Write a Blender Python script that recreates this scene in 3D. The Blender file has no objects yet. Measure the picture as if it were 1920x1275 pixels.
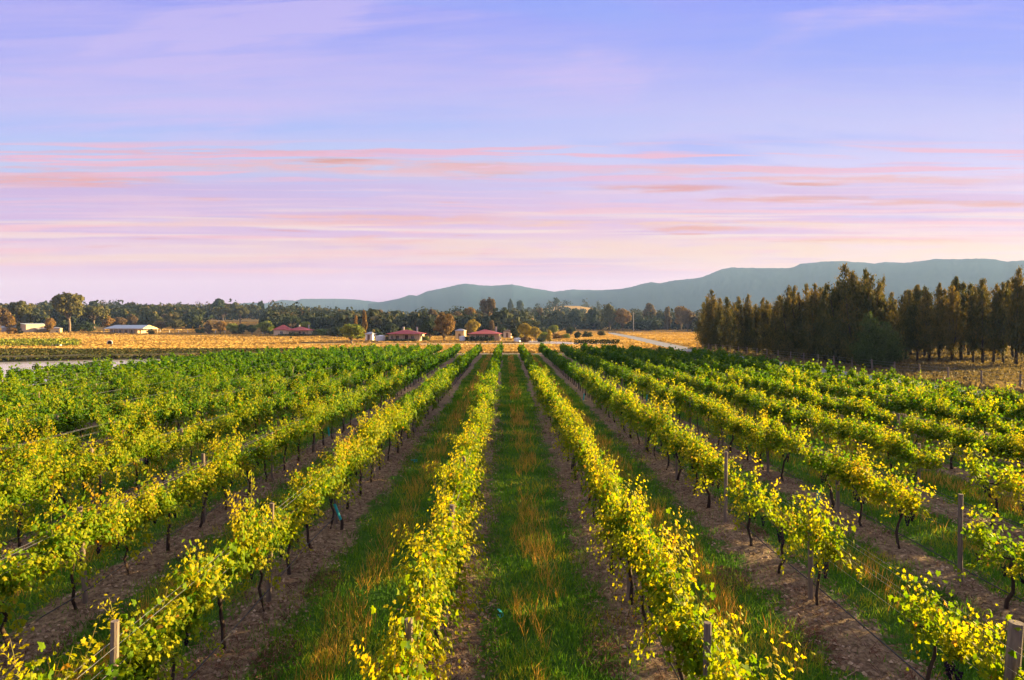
import bpy, math, numpy as np
from mathutils import Vector
PI = math.pi
scene = bpy.context.scene
COL = scene.collection
rng = np.random.default_rng(11)
def R(d): return math.radians(d)

# ------------------------------------------------------------------ camera
CAMH = 4.7
F = 1280.0            # focal length in photo pixels (photo 1920 wide)
cam_d = bpy.data.cameras.new('camera'); cam = bpy.data.objects.new('camera', cam_d); COL.objects.link(cam)
cam.location = (0, 0, CAMH)
cam_d.sensor_width = 36; cam_d.lens = 24.0; cam_d.clip_start = 0.1; cam_d.clip_end = 20000
cam.rotation_euler = (R(90 - 1.37), 0, R(-0.45))
scene.camera = cam

# ------------------------------------------------------------------ light
EXPO = 2.55
SUN_EL = 9.0
SUN_AZ = math.atan2(1.0, 0.5)          # clockwise from +Y
scene.view_settings.view_transform = 'Standard'
scene.view_settings.look = 'None'
scene.view_settings.exposure = EXPO
scene.view_settings.gamma = 1
sun_d = bpy.data.lights.new('sun', 'SUN'); sun = bpy.data.objects.new('sun', sun_d); COL.objects.link(sun)
sun_d.energy = 5.0; sun_d.angle = R(0.6); sun_d.color = (1.0, 0.73, 0.33)
sd = Vector((math.sin(SUN_AZ) * math.cos(R(SUN_EL)), math.cos(SUN_AZ) * math.cos(R(SUN_EL)), math.sin(R(SUN_EL))))
sun.rotation_euler = sd.to_track_quat('Z', 'Y').to_euler()
sun.location = (60, 30, 40)

def lin(c):
    out = []
    for v in c[:3]:
        v = v / 255.0
        out.append(v / 12.92 if v <= 0.04045 else ((v + 0.055) / 1.055) ** 2.4)
    return (*out, 1.0)

class NT:
    """small helper for node trees"""
    def __init__(s, nt): s.nt = nt
    def n(s, t, **k):
        x = s.nt.nodes.new(t)
        for a, b in k.items(): setattr(x, a, b)
        return x
    def l(s, a, b): s.nt.links.new(a, b)
    def setin(s, node, i, v):
        if v is None: return
        if hasattr(v, 'is_linked') or isinstance(v, bpy.types.NodeSocket): s.l(v, node.inputs[i])
        else: node.inputs[i].default_value = v
    def math(s, op, a, b=None, c=None, clamp=False):
        m = s.n('ShaderNodeMath', operation=op, use_clamp=clamp)
        s.setin(m, 0, a); s.setin(m, 1, b); s.setin(m, 2, c)
        return m.outputs[0]
    def ramp(s, fac, stops, interp='LINEAR'):
        r = s.n('ShaderNodeValToRGB'); r.color_ramp.interpolation = interp
        e = r.color_ramp.elements
        while len(e) < len(stops): e.new(0.5)
        for el, (p, c) in zip(e, stops):
            el.position = p; el.color = c if len(c) == 4 else (*c, 1)
        s.setin(r, 0, fac); return r.outputs[0]
    def mix(s, f, a, b, mode='MIX'):
        m = s.n('ShaderNodeMix', data_type='RGBA', blend_type=mode)
        s.setin(m, 0, f)
        for i, v in ((6, a), (7, b)):
            if isinstance(v, tuple) and len(v) == 3: v = (*v, 1)
            s.setin(m, i, v)
        return m.outputs[2]
    def noise(s, vec, scale, detail=3, rough=0.5, dist=0.0, out=0):
        t = s.n('ShaderNodeTexNoise'); s.setin(t, 'Vector', vec)
        t.inputs['Scale'].default_value = scale; t.inputs['Detail'].default_value = detail
        t.inputs['Roughness'].default_value = rough; t.inputs['Distortion'].default_value = dist
        return t.outputs[out]
    def comb(s, x, y, z):
        c = s.n('ShaderNodeCombineXYZ'); s.setin(c, 0, x); s.setin(c, 1, y); s.setin(c, 2, z); return c.outputs[0]
    def maprange(s, v, a, b, c=0.0, d=1.0, smooth=False):
        m = s.n('ShaderNodeMapRange', clamp=True)
        if smooth: m.interpolation_type = 'SMOOTHSTEP'
        s.setin(m, 0, v)
        for i, q in ((1, a), (2, b), (3, c), (4, d)): s.setin(m, i, q)
        return m.outputs[0]

# ------------------------------------------------------------------ sky
def make_world():
    w = bpy.data.worlds.new('World'); scene.world = w; w.use_nodes = True
    nt = w.node_tree; nt.nodes.clear(); g = NT(nt)
    out = g.n('ShaderNodeOutputWorld'); bg = g.n('ShaderNodeBackground'); g.l(bg.outputs[0], out.inputs[0])
    tc = g.n('ShaderNodeTexCoord'); sep = g.n('ShaderNodeSeparateXYZ'); g.l(tc.outputs['Generated'], sep.inputs[0])
    x, y, z = sep.outputs
    az = g.math('MULTIPLY', g.math('ARCTAN2', x, y), 57.29578)         # degrees, right positive
    el = g.math('MULTIPLY', g.math('ARCTAN2', z, g.math('MAXIMUM', g.math('ABSOLUTE', y), 0.35)), 57.29578)   # bands of cloud lie across the valley
    # gentle warp so the bands are not ruler straight
    wv = g.noise(g.comb(g.math('MULTIPLY', az, 0.035), g.math('MULTIPLY', el, 0.16), 0.0), 1.0, 3, 0.55)
    tilt = g.math('MULTIPLY', g.math('SUBTRACT', wv, 0.5), g.maprange(el, 7.0, 22.0, 0.3, 3.0))
    elw = g.math('ADD', el, tilt)
    fac = g.math('DIVIDE', elw, 32.0, clamp=True)
    def st(l): return [(e / 32.0, lin(c)) for e, c in l]
    left = g.ramp(fac, st([(0, (228, 198, 234)), (3.0, (230, 200, 232)), (5.0, (236, 200, 226)), (6.4, (244, 212, 222)), (7.4, (226, 190, 224)), (9.4, (220, 188, 226)),
                           (11.2, (210, 192, 232)), (12.8, (198, 212, 242)), (14.5, (192, 208, 246)), (16.0, (176, 198, 250)), (17.6, (200, 200, 246)), (20.0, (200, 192, 245)),
                           (22.5, (172, 178, 248)), (25.5, (160, 166, 246)), (32, (150, 160, 244))]))
    right = g.ramp(fac, st([(0, (240, 206, 228)), (3.0, (242, 210, 230)), (4.6, (250, 222, 222)), (6.2, (253, 230, 216)), (7.6, (246, 206, 220)), (9.4, (236, 198, 226)),
                            (11.0, (240, 214, 234)), (12.6, (226, 216, 246)), (14.5, (214, 208, 246)), (17.0, (206, 204, 246)), (19.0, (190, 192, 247)), (22, (164, 178, 250)),
                            (25.5, (152, 168, 252)), (28, (150, 165, 250)), (32, (150, 160, 245))]))
    mx = g.mix(g.maprange(az, -22.0, 30.0, smooth=True), left, right)
    # broad lavender veils, high up
    v1 = g.noise(g.comb(g.math('MULTIPLY', az, 0.035), g.math('MULTIPLY', g.math('SUBTRACT', el, g.math('MULTIPLY', az, 0.07)), 0.17), 3.7), 1.0, 5, 0.55, 0.6)
    m1 = g.math('MULTIPLY', g.maprange(v1, 0.47, 0.66, smooth=True), g.maprange(el, 11.0, 17.0, smooth=True))
    w1 = g.noise(g.comb(g.math('MULTIPLY', az, 0.05), g.math('MULTIPLY', g.math('SUBTRACT', el, g.math('MULTIPLY', az, 0.05)), 0.9), 13.7), 1.0, 7, 0.68, 0.3)
    m1 = g.math('MULTIPLY', g.math('ADD', m1, g.math('MULTIPLY', g.maprange(el, 12.0, 17.0), g.maprange(az, 25.0, -20.0, 0.2, 0.75))), g.maprange(w1, 0.36, 0.62, 0.25, 1.0), clamp=True)
    mx = g.mix(g.math('MULTIPLY', m1, 0.85), mx, lin((222, 202, 244)))
    v2 = g.noise(g.comb(g.math('MULTIPLY', az, 0.03), g.math('MULTIPLY', g.math('ADD', el, g.math('MULTIPLY', az, 0.05)), 0.22), 9.1), 1.0, 4, 0.5, 0.4)
    m2 = g.math('MULTIPLY', g.maprange(v2, 0.52, 0.68, smooth=True), g.maprange(el, 10.0, 14.0, smooth=True))
    mx = g.mix(g.math('MULTIPLY', m2, 0.6), mx, lin((166, 184, 250)))
    # low lilac grey banks
    v3 = g.noise(g.comb(g.math('MULTIPLY', az, 0.045), g.math('MULTIPLY', el, 0.75), 1.3), 1.0, 5, 0.6, 0.5)
    band = g.math('MULTIPLY', g.maprange(el, 2.5, 5.0, smooth=True), g.maprange(el, 13.0, 10.5, smooth=True))
    m3 = g.math('MULTIPLY', g.maprange(v3, 0.46, 0.62, smooth=True), band)
    mx = g.mix(g.math('MULTIPLY', m3, 0.7), mx, lin((216, 180, 222)))
    # thin pink, cream and orange streaks
    def streaks(mx, fx, fy, seed, lo, hi, e0, e1, e2, e3, col, amt, a0=None):
        v = g.noise(g.comb(g.math('MULTIPLY', az, fx), g.math('MULTIPLY', elw, fy), seed), 1.0, 4, 0.5, 0.25)
        b = g.math('MULTIPLY', g.maprange(el, e0, e1, smooth=True), g.maprange(el, e3, e2, smooth=True))
        m = g.math('MULTIPLY', g.maprange(v, lo, hi, smooth=True), b)
        if a0: m = g.math('MULTIPLY', m, g.maprange(az, *a0, smooth=True))
        return g.mix(g.math('MULTIPLY', m, amt), mx, lin(col))
    mx = streaks(mx, 0.045, 1.9, 21.0, 0.51, 0.60, 3.2, 5.0, 9.0, 11.0, (254, 200, 204), 0.95)
    mx = streaks(mx, 0.045, 2.4, 33.0, 0.51, 0.62, 3.8, 5.2, 8.4, 10.5, (254, 232, 214), 0.9)
    mx = streaks(mx, 0.055, 2.0, 45.0, 0.50, 0.59, 11.2, 12.3, 14.2, 15.2, (249, 190, 208), 1.0)
    mx = streaks(mx, 0.10, 2.1, 57.0, 0.61, 0.72, 4.0, 6.0, 9.0, 14.5, (238, 160, 146), 0.9)
    mx = streaks(mx, 0.06, 3.8, 71.0, 0.53, 0.62, 3.0, 5.0, 12.0, 14.5, (250, 214, 222), 0.5)
    mx = streaks(mx, 0.06, 3.0, 83.0, 0.54, 0.66, 7.0, 9.0, 16.0, 24.0, (202, 204, 246), 0.5)
    # the single clouds one can point at: (azimuth, elevation, half length, half thickness, colour, strength)
    fine = g.noise(g.comb(g.math('MULTIPLY', az, 0.22), g.math('MULTIPLY', el, 1.5), 77.0), 1.0, 4, 0.6)
    fe = g.math('MULTIPLY', g.math('SUBTRACT', fine, 0.5), 0.75)
    elf = g.math('ADD', el, fe)
    fine2 = g.noise(g.comb(g.math('MULTIPLY', az, 0.16), g.math('MULTIPLY', el, 2.6), 91.0), 1.0, 4, 0.65)
    for a_, e_, la, th, col, amt in [
            (-21.0, 14.0, 13.0, 0.16, (244, 190, 216), 0.9), (-15.0, 13.0, 12.0, 0.42, (246, 198, 214), 0.9),
            (-33.0, 11.7, 6.0, 0.40, (248, 182, 186), 0.9), (-34.0, 12.5, 5.0, 0.3, (240, 190, 212), 0.8), (-14.0, 13.3, 2.6, 0.20, (234, 168, 160), 0.9), (-2.8, 12.9, 3.4, 0.22, (240, 174, 158), 0.9),
            (-1.6, 12.3, 2.6, 0.16, (242, 178, 160), 0.8), (-6.0, 12.7, 8.0, 0.5, (247, 200, 214), 0.8),
            (16.0, 12.6, 9.0, 0.28, (246, 200, 220), 0.85), (27.0, 11.9, 9.0, 0.26, (248, 198, 208), 0.85), (24.0, 11.6, 2.0, 0.14, (236, 164, 152), 0.8),
            (13.0, 11.2, 4.5, 0.22, (238, 164, 164), 0.8), (24.0, 10.3, 6.5, 0.22, (240, 170, 160), 0.7), (34.0, 10.0, 6.0, 0.2, (242, 176, 160), 0.7),
            (-10.0, 8.7, 9.0, 0.42, (251, 196, 192), 0.8), (12.0, 8.3, 14.0, 0.22, (253, 214, 196), 0.85), (16.0, 7.9, 3.5, 0.16, (242, 176, 158), 0.8),
            (29.0, 6.9, 4.5, 0.2, (250, 190, 150), 0.85), (-9.5, 7.0, 3.6, 0.3, (249, 186, 184), 0.7), (-24.0, 8.3, 8.0, 0.25, (250, 216, 214), 0.7),
            (-30.0, 5.4, 14.0, 0.35, (252, 222, 214), 0.7), (8.0, 6.3, 26.0, 0.7, (254, 230, 218), 0.8), (30.0, 5.6, 16.0, 1.2, (255, 236, 214), 0.75)]:
        da = g.math('DIVIDE', g.math('SUBTRACT', az, a_), la)
        de = g.math('DIVIDE', g.math('SUBTRACT', elf, e_), th)
        q = g.math('ADD', g.math('MULTIPLY', da, da), g.math('MULTIPLY', de, de))
        m = g.math('EXPONENT', g.math('MULTIPLY', g.math('MULTIPLY', q, q), -0.5))
        m = g.math('MULTIPLY', m, g.maprange(fine2, 0.36, 0.56, smooth=True))
        c3 = tuple(max(0, v - k_) for v, k_ in zip(col, (0, 8, 22)))
        mx = g.mix(g.math('MULTIPLY', m, min(1.0, amt * 1.1)), mx, lin(c3))
    mx = g.mix(g.maprange(el, 32.0, 55.0, smooth=True), mx, (1.35, 1.2, 1.05, 1))  # unseen high sky brightened, added as soft fill for the ground
    # below the horizon: dull earth light
    mx = g.mix(g.maprange(el, -0.5, -6.0), mx, (0.20, 0.16, 0.12, 1))
    # physical sky of the same sun underneath the coloured high cloud
    sky = g.n('ShaderNodeTexSky', sky_type='NISHITA'); sky.sun_disc = False
    sky.sun_elevation = R(SUN_EL); sky.sun_rotation = SUN_AZ
    sk = g.mix(1.0, sky.outputs[0], (0.006, 0.006, 0.006, 1), 'MULTIPLY')
    low = g.ramp(g.math('DIVIDE', el, 32.0, clamp=True), [(0, (0.62, 0.47, 0.78, 1)), (0.12, (0.69, 0.57, 0.80, 1)), (0.25, (0.78, 0.72, 0.90, 1)), (0.45, (0.78, 0.80, 0.95, 1)), (0.8, (0.70, 0.74, 0.96, 1))])
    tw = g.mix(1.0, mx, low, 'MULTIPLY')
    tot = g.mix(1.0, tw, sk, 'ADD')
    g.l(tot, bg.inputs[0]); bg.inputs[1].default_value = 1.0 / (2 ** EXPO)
make_world()

# ------------------------------------------------------------------ materials
def mat_new(name):
    m = bpy.data.materials.new(name); m.use_nodes = True
    nt = m.node_tree; nt.nodes.clear(); g = NT(nt)
    out = g.n('ShaderNodeOutputMaterial'); return m, g, out

def leaf_mat(name, stops, trans=0.35, rough=0.5, spec=0.25, objvar=0.25, clump=0.0, tcol=(1.0, 1.0, 0.7), bias=False):
    """foliage: per-leaf 'tone' picks the leaf colour, some light passes through"""
    m, g, out = mat_new(name)
    at = g.n('ShaderNodeAttribute', attribute_name='tone')
    oi = g.n('ShaderNodeObjectInfo')
    f = g.math('ADD', at.outputs['Fac'], g.math('MULTIPLY', g.math('SUBTRACT', oi.outputs['Random'], 0.5), objvar))
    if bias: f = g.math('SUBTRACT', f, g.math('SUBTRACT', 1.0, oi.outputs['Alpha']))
    if clump:
        geo = g.n('ShaderNodeNewGeometry')
        nz = g.noise(geo.outputs['Position'], clump, 2, 0.5)
        f = g.math('ADD', f, g.math('MULTIPLY', g.math('SUBTRACT', nz, 0.5), 0.7))
    col = g.ramp(f, stops)
    p = g.n('ShaderNodeBsdfPrincipled'); g.l(col, p.inputs['Base Color'])
    p.inputs['Roughness'].default_value = rough; p.inputs['Specular IOR Level'].default_value = spec
    t = g.n('ShaderNodeBsdfTranslucent'); g.l(g.mix(1.0, col, tcol, 'MULTIPLY'), t.inputs['Color'])
    mx = g.n('ShaderNodeMixShader'); mx.inputs[0].default_value = trans
    g.l(p.outputs[0], mx.inputs[1]); g.l(t.outputs[0], mx.inputs[2]); g.l(mx.outputs[0], out.inputs[0])
    return m

def solid_mat(name, c1, c2=None, scale=6.0, rough=0.85, bump=0.0, stretch=(1, 1, 1), spec=0.3, metal=0.0, objvar=0.0):
    m, g, out = mat_new(name)
    tc = g.n('ShaderNodeTexCoord'); mp = g.n('ShaderNodeMapping'); g.l(tc.outputs['Object'], mp.inputs[0]); mp.inputs['Scale'].default_value = stretch
    c2 = c2 or tuple(v * 0.7 for v in c1)
    nz = g.noise(mp.outputs[0], scale, 5, 0.6)
    f = g.maprange(nz, 0.3, 0.7)
    if objvar:
        oi = g.n('ShaderNodeObjectInfo'); f = g.math('ADD', f, g.math('MULTIPLY', g.math('SUBTRACT', oi.outputs['Random'], 0.5), objvar), clamp=True)
    p = g.n('ShaderNodeBsdfPrincipled'); g.l(g.mix(f, c1, c2), p.inputs['Base Color'])
    p.inputs['Roughness'].default_value = rough; p.inputs['Specular IOR Level'].default_value = spec; p.inputs['Metallic'].default_value = metal
    if bump:
        b = g.n('ShaderNodeBump'); b.inputs['Strength'].default_value = bump; b.inputs['Distance'].default_value = 0.02
        g.l(nz, b.inputs['Height']); g.l(b.outputs[0], p.inputs['Normal'])
    g.l(p.outputs[0], out.inputs[0]); return m

def ribbed_mat(name, c1, c2, freq=14.0, rough=0.5, metal=0.3, axis=0):
    """corrugated sheet: ribs as bump, a little grime"""
    m, g, out = mat_new(name)
    tc = g.n('ShaderNodeTexCoord'); sp = g.n('ShaderNodeSeparateXYZ'); g.l(tc.outputs['Object'], sp.inputs[0])
    w = g.math('SINE', g.math('MULTIPLY', sp.outputs[axis], freq))
    nz = g.noise(tc.outputs['Object'], 1.3, 4, 0.6)
    p = g.n('ShaderNodeBsdfPrincipled'); g.l(g.mix(g.maprange(nz, 0.3, 0.7), c1, c2), p.inputs['Base Color'])
    p.inputs['Roughness'].default_value = rough; p.inputs['Metallic'].default_value = metal
    b = g.n('ShaderNodeBump'); b.inputs['Strength'].default_value = 0.6; b.inputs['Distance'].default_value = 0.03
    g.l(w, b.inputs['Height']); g.l(b.outputs[0], p.inputs['Normal'])
    g.l(p.outputs[0], out.inputs[0]); return m

M = {}
vine_stops = [(0.0, (0.014, 0.060, 0.003)), (0.25, (0.038, 0.125, 0.004)), (0.5, (0.14, 0.23, 0.004)), (0.72, (0.30, 0.32, 0.005)), (0.92, (0.46, 0.38, 0.008)), (1.0, (0.36, 0.20, 0.02))]
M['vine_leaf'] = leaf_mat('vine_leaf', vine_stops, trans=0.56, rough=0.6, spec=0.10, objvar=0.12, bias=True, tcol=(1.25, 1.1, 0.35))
M['vine_leaf_stuff'] = leaf_mat('vine_leaf_stuff', vine_stops, trans=0.5, rough=0.6, spec=0.06, objvar=0.0, clump=0.0, tcol=(1.25, 1.1, 0.35))
M['vine_leaf_far'] = leaf_mat('vine_leaf_far', [(0.0, (0.018, 0.080, 0.003)), (0.4, (0.045, 0.17, 0.004)), (0.7, (0.11, 0.24, 0.006)), (1.0, (0.28, 0.33, 0.008))], trans=0.42, rough=0.6, spec=0.08, objvar=0.0, clump=0.25, tcol=(1.2, 1.1, 0.4))
M['shoot'] = solid_mat('shoot', (0.16, 0.10, 0.03), (0.10, 0.12, 0.02), 9)
M['vine_bark'] = solid_mat('vine_bark', (0.050, 0.032, 0.024), (0.022, 0.014, 0.011), 16, 0.95, 0.8, (1, 1, 0.25))
M['grape'] = solid_mat('grape', (0.014, 0.008, 0.022), (0.03, 0.02, 0.045), 20, 0.9, 0, spec=0.05)
M['post_wood'] = solid_mat('post_wood', (0.22, 0.17, 0.13), (0.09, 0.07, 0.06), 9, 0.9, 0.6, (3, 3, 0.35), objvar=0.5)
M['wire'] = solid_mat('wire', (0.35, 0.35, 0.35), (0.22, 0.22, 0.22), 4, 0.5, metal=0.6)
M['hose'] = solid_mat('hose', (0.018, 0.018, 0.020), (0.03, 0.028, 0.028), 4, 0.6)
M['teal_plastic'] = solid_mat('teal_plastic', (0.02, 0.42, 0.42), (0.03, 0.30, 0.33), 5, 0.5)
M['grass_green'] = leaf_mat('grass_green', [(0, (0.035, 0.11, 0.008)), (0.45, (0.09, 0.23, 0.012)), (0.75, (0.22, 0.30, 0.018)), (1, (0.40, 0.30, 0.03))], 0.35, 0.7, 0.08, 0, 0.55)
M['grass_dry'] = leaf_mat('grass_dry', [(0, (0.22, 0.14, 0.02)), (0.5, (0.48, 0.27, 0.04)), (1, (0.68, 0.42, 0.09))], 0.35, 0.7, 0.08, 0, 0.5, tcol=(1.1, 0.9, 0.6))
M['field_grass'] = leaf_mat('field_grass', [(0, (0.18, 0.12, 0.035)), (0.5, (0.36, 0.235, 0.065)), (1, (0.50, 0.35, 0.12))], 0.3, 0.7, 0.1, 0, 0.05, tcol=(1.0, 0.9, 0.6))
M['scrub_grass'] = leaf_mat('scrub_grass', [(0, (0.07, 0.06, 0.025)), (0.5, (0.16, 0.12, 0.05)), (1, (0.30, 0.22, 0.10))], 0.3, 0.7, 0.1, 0, 0.2)
M['bank_grass'] = leaf_mat('bank_grass', [(0, (0.02, 0.03, 0.008)), (0.5, (0.045, 0.05, 0.014)), (1, (0.14, 0.08, 0.02))], 0.2, 0.8, 0.1, 0, 0.15)  # reed colours darkened to hold the trees' shade
M['litter'] = leaf_mat('litter', [(0, (0.05, 0.022, 0.014)), (0.5, (0.15, 0.07, 0.045)), (1, (0.30, 0.20, 0.14))], 0.1, 0.9, 0.1, 0, 0.6)
M['clod'] = leaf_mat('clod', [(0, (0.09, 0.06, 0.04)), (0.6, (0.24, 0.165, 0.11)), (1, (0.40, 0.30, 0.21))], 0.0, 0.95, 0.05, 0, 0.0)
M['tree_bark'] = solid_mat('tree_bark', (0.20, 0.15, 0.11), (0.08, 0.06, 0.045), 3, 0.95, 0.7, (1, 1, 0.3))
M['dark_bark'] = solid_mat('dark_bark', (0.055, 0.042, 0.032), (0.028, 0.02, 0.016), 3, 0.95, 0.7, (1, 1, 0.3))
M['casuarina'] = leaf_mat('casuarina', [(0, (0.026, 0.042, 0.012)), (0.5, (0.062, 0.080, 0.023)), (1, (0.17, 0.14, 0.033))], 0.35, 0.75, 0.12, 0.5, 0.22, tcol=(1.2, 0.9, 0.5))
M['casuarina_green'] = leaf_mat('casuarina_green', [(0, (0.03, 0.055, 0.015)), (0.5, (0.06, 0.10, 0.028)), (1, (0.12, 0.15, 0.04))], 0.35, 0.75, 0.12, 0.2, 0.3)
def tree_leaf(n, a, b, c): M[n] = leaf_mat(n, [(0, a), (0.5, b), (1, c)], 0.22, 0.7, 0.15, 0.2, 0.12)
tree_leaf('crown_dark', (0.012, 0.024, 0.007), (0.024, 0.042, 0.010), (0.05, 0.06, 0.014))
tree_leaf('crown_olive', (0.030, 0.036, 0.008), (0.075, 0.075, 0.014), (0.15, 0.115, 0.02))
tree_leaf('crown_orange', (0.07, 0.050, 0.010), (0.19, 0.105, 0.015), (0.32, 0.17, 0.03))  # warm low sunlight put into this orange leaf colour
tree_leaf('crown_bright', (0.050, 0.085, 0.010), (0.13, 0.17, 0.014), (0.27, 0.26, 0.02))
tree_leaf('crown_brown', (0.045, 0.030, 0.014), (0.11, 0.070, 0.026), (0.18, 0.11, 0.035))
tree_leaf('crown_yellow', (0.14, 0.11, 0.012), (0.30, 0.22, 0.018), (0.46, 0.33, 0.03))
M['wood_far'] = leaf_mat('wood_far', [(0, (0.014, 0.024, 0.009)), (0.45, (0.032, 0.040, 0.013)), (0.8, (0.08, 0.066, 0.02)), (1, (0.17, 0.11, 0.03))], 0.15, 0.85, 0.08, 0, 0.03)
M['cream_wall'] = solid_mat('cream_wall', (0.62, 0.50, 0.32), (0.54, 0.42, 0.26), 2, 0.85)
M['white_wall'] = solid_mat('white_wall', (0.72, 0.68, 0.60), (0.62, 0.58, 0.50), 1.5, 0.8)
M['yellow_wall'] = solid_mat('yellow_wall', (0.66, 0.50, 0.22), (0.58, 0.42, 0.18), 2, 0.85)
M['red_roof'] = ribbed_mat('red_roof', (0.38, 0.050, 0.048), (0.30, 0.038, 0.038), 20, 0.75, 0.0)
M['pale_roof'] = ribbed_mat('pale_roof', (0.40, 0.46, 0.50), (0.32, 0.38, 0.42), 16, 0.7, 0.0)
M['grey_sheet'] = ribbed_mat('grey_sheet', (0.36, 0.36, 0.37), (0.28, 0.28, 0.30), 16, 0.5, 0.2)
M['tank_white'] = ribbed_mat('tank_white', (0.66, 0.68, 0.68), (0.55, 0.57, 0.58), 30, 0.5, 0.1, axis=2)
M['dark_door'] = solid_mat('dark_door', (0.10, 0.035, 0.02), (0.07, 0.025, 0.015), 3)
M['glass_dark'] = solid_mat('glass_dark', (0.03, 0.03, 0.035), (0.05, 0.05, 0.06), 2, 0.15, spec=0.6)
M['frame_white'] = solid_mat('frame_white', (0.65, 0.60, 0.5), None, 3)
M['timber'] = solid_mat('timber', (0.20, 0.12, 0.06), (0.12, 0.07, 0.04), 5)
M['concrete'] = solid_mat('concrete', (0.62, 0.60, 0.57), (0.45, 0.43, 0.40), 5)
M['chimney'] = solid_mat('chimney', (0.45, 0.42, 0.38), None, 5)
M['pipe_shade'] = solid_mat('pipe_shade', (0.06, 0.04, 0.02), (0.04, 0.03, 0.015), 3)  # shade inside the pipe, put into the lining colour

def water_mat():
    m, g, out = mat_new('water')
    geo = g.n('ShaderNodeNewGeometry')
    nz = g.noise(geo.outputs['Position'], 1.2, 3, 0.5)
    p = g.n('ShaderNodeBsdfPrincipled'); p.inputs['Base Color'].default_value = (0.55, 0.52, 0.48, 1)  # milky water, paled also to stand in for the sky's white glare
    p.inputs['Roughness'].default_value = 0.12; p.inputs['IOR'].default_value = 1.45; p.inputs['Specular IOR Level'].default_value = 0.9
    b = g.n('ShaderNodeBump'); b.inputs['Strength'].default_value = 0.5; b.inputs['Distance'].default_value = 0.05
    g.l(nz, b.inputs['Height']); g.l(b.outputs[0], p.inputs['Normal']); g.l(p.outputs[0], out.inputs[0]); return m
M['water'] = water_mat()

def ground_mat():
    m, g, out = mat_new('dry_ground')
    geo = g.n('ShaderNodeNewGeometry'); P = geo.outputs['Position']
    n1 = g.noise(P, 0.02, 5, 0.6); n2 = g.noise(P, 0.35, 5, 0.65); n3 = g.noise(P, 4.0, 3, 0.6)
    c = g.ramp(g.math('ADD', g.math('MULTIPLY', n1, 0.6), g.math('MULTIPLY', n2, 0.4)), [(0.3, (0.16, 0.12, 0.04)), (0.45, (0.34, 0.21, 0.055)), (0.6, (0.44, 0.27, 0.07)), (0.75, (0.50, 0.36, 0.12))])
    c = g.mix(g.math('MULTIPLY', g.maprange(n3, 0.35, 0.65), 0.35), c, (0.20, 0.13, 0.04, 1))
    p = g.n('ShaderNodeBsdfPrincipled'); g.l(c, p.inputs['Base Color']); p.inputs['Roughness'].default_value = 0.95; p.inputs['Specular IOR Level'].default_value = 0.1
    b = g.n('ShaderNodeBump'); b.inputs['Strength'].default_value = 1.0; b.inputs['Distance'].default_value = 0.25
    g.l(g.math('ADD', n2, g.math('MULTIPLY', n3, 0.4)), b.inputs['Height']); g.l(b.outputs[0], p.inputs['Normal'])
    g.l(p.outputs[0], out.inputs[0]); return m
M['ground'] = ground_mat()

ROW0, ROWD = -0.95, 3.0
def vineyard_mat():
    m, g, out = mat_new('vineyard_soil')
    geo = g.n('ShaderNodeNewGeometry'); P = geo.outputs['Position']
    sp = g.n('ShaderNodeSeparateXYZ'); g.l(P, sp.inputs[0])
    fr = g.math('FRACT', g.math('DIVIDE', g.math('ADD', sp.outputs[0], 60.0 - ROW0 + 1.5), ROWD))
    d = g.math('MULTIPLY', g.math('ABSOLUTE', g.math('SUBTRACT', fr, 0.5)), ROWD)      # metres from the row line
    n1 = g.noise(P, 1.1, 5, 0.65); n2 = g.noise(P, 9.0, 6, 0.75); n3 = g.noise(P, 34.0, 3, 0.6); n4 = g.noise(P, 0.35, 3, 0.6)
    dd = g.math('ADD', d, g.math('ADD', g.math('MULTIPLY', g.math('SUBTRACT', n1, 0.5), 1.5), g.math('MULTIPLY', g.math('SUBTRACT', n2, 0.5), 0.8)))
    gm = g.maprange(dd, 0.44, 0.60, smooth=True)
    soil = g.ramp(n2, [(0.28, (0.035, 0.023, 0.013)), (0.44, (0.13, 0.088, 0.050)), (0.56, (0.27, 0.19, 0.11)), (0.72, (0.48, 0.36, 0.23))])
    soil = g.mix(g.math('MULTIPLY', g.maprange(n3, 0.52, 0.68), 0.55), soil, (0.36, 0.25, 0.19, 1))
    soil = g.mix(g.math('MULTIPLY', g.maprange(n4, 0.5, 0.7), 0.5), soil, (0.08, 0.045, 0.04, 1))
    gr = g.ramp(n2, [(0.3, (0.018, 0.055, 0.006)), (0.5, (0.045, 0.12, 0.010)), (0.7, (0.10, 0.16, 0.018))])
    c = g.mix(gm, soil, gr)
    p = g.n('ShaderNodeBsdfPrincipled'); g.l(c, p.inputs['Base Color']); p.inputs['Roughness'].default_value = 0.95; p.inputs['Specular IOR Level'].default_value = 0.1
    b = g.n('ShaderNodeBump'); b.inputs['Strength'].default_value = 1.0; b.inputs['Distance'].default_value = 0.09
    g.l(g.math('ADD', n2, g.math('MULTIPLY', n3, 0.5)), b.inputs['Height']); g.l(b.outputs[0], p.inputs['Normal'])
    g.l(p.outputs[0], out.inputs[0]); return m
M['vineyard'] = vineyard_mat()
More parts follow.
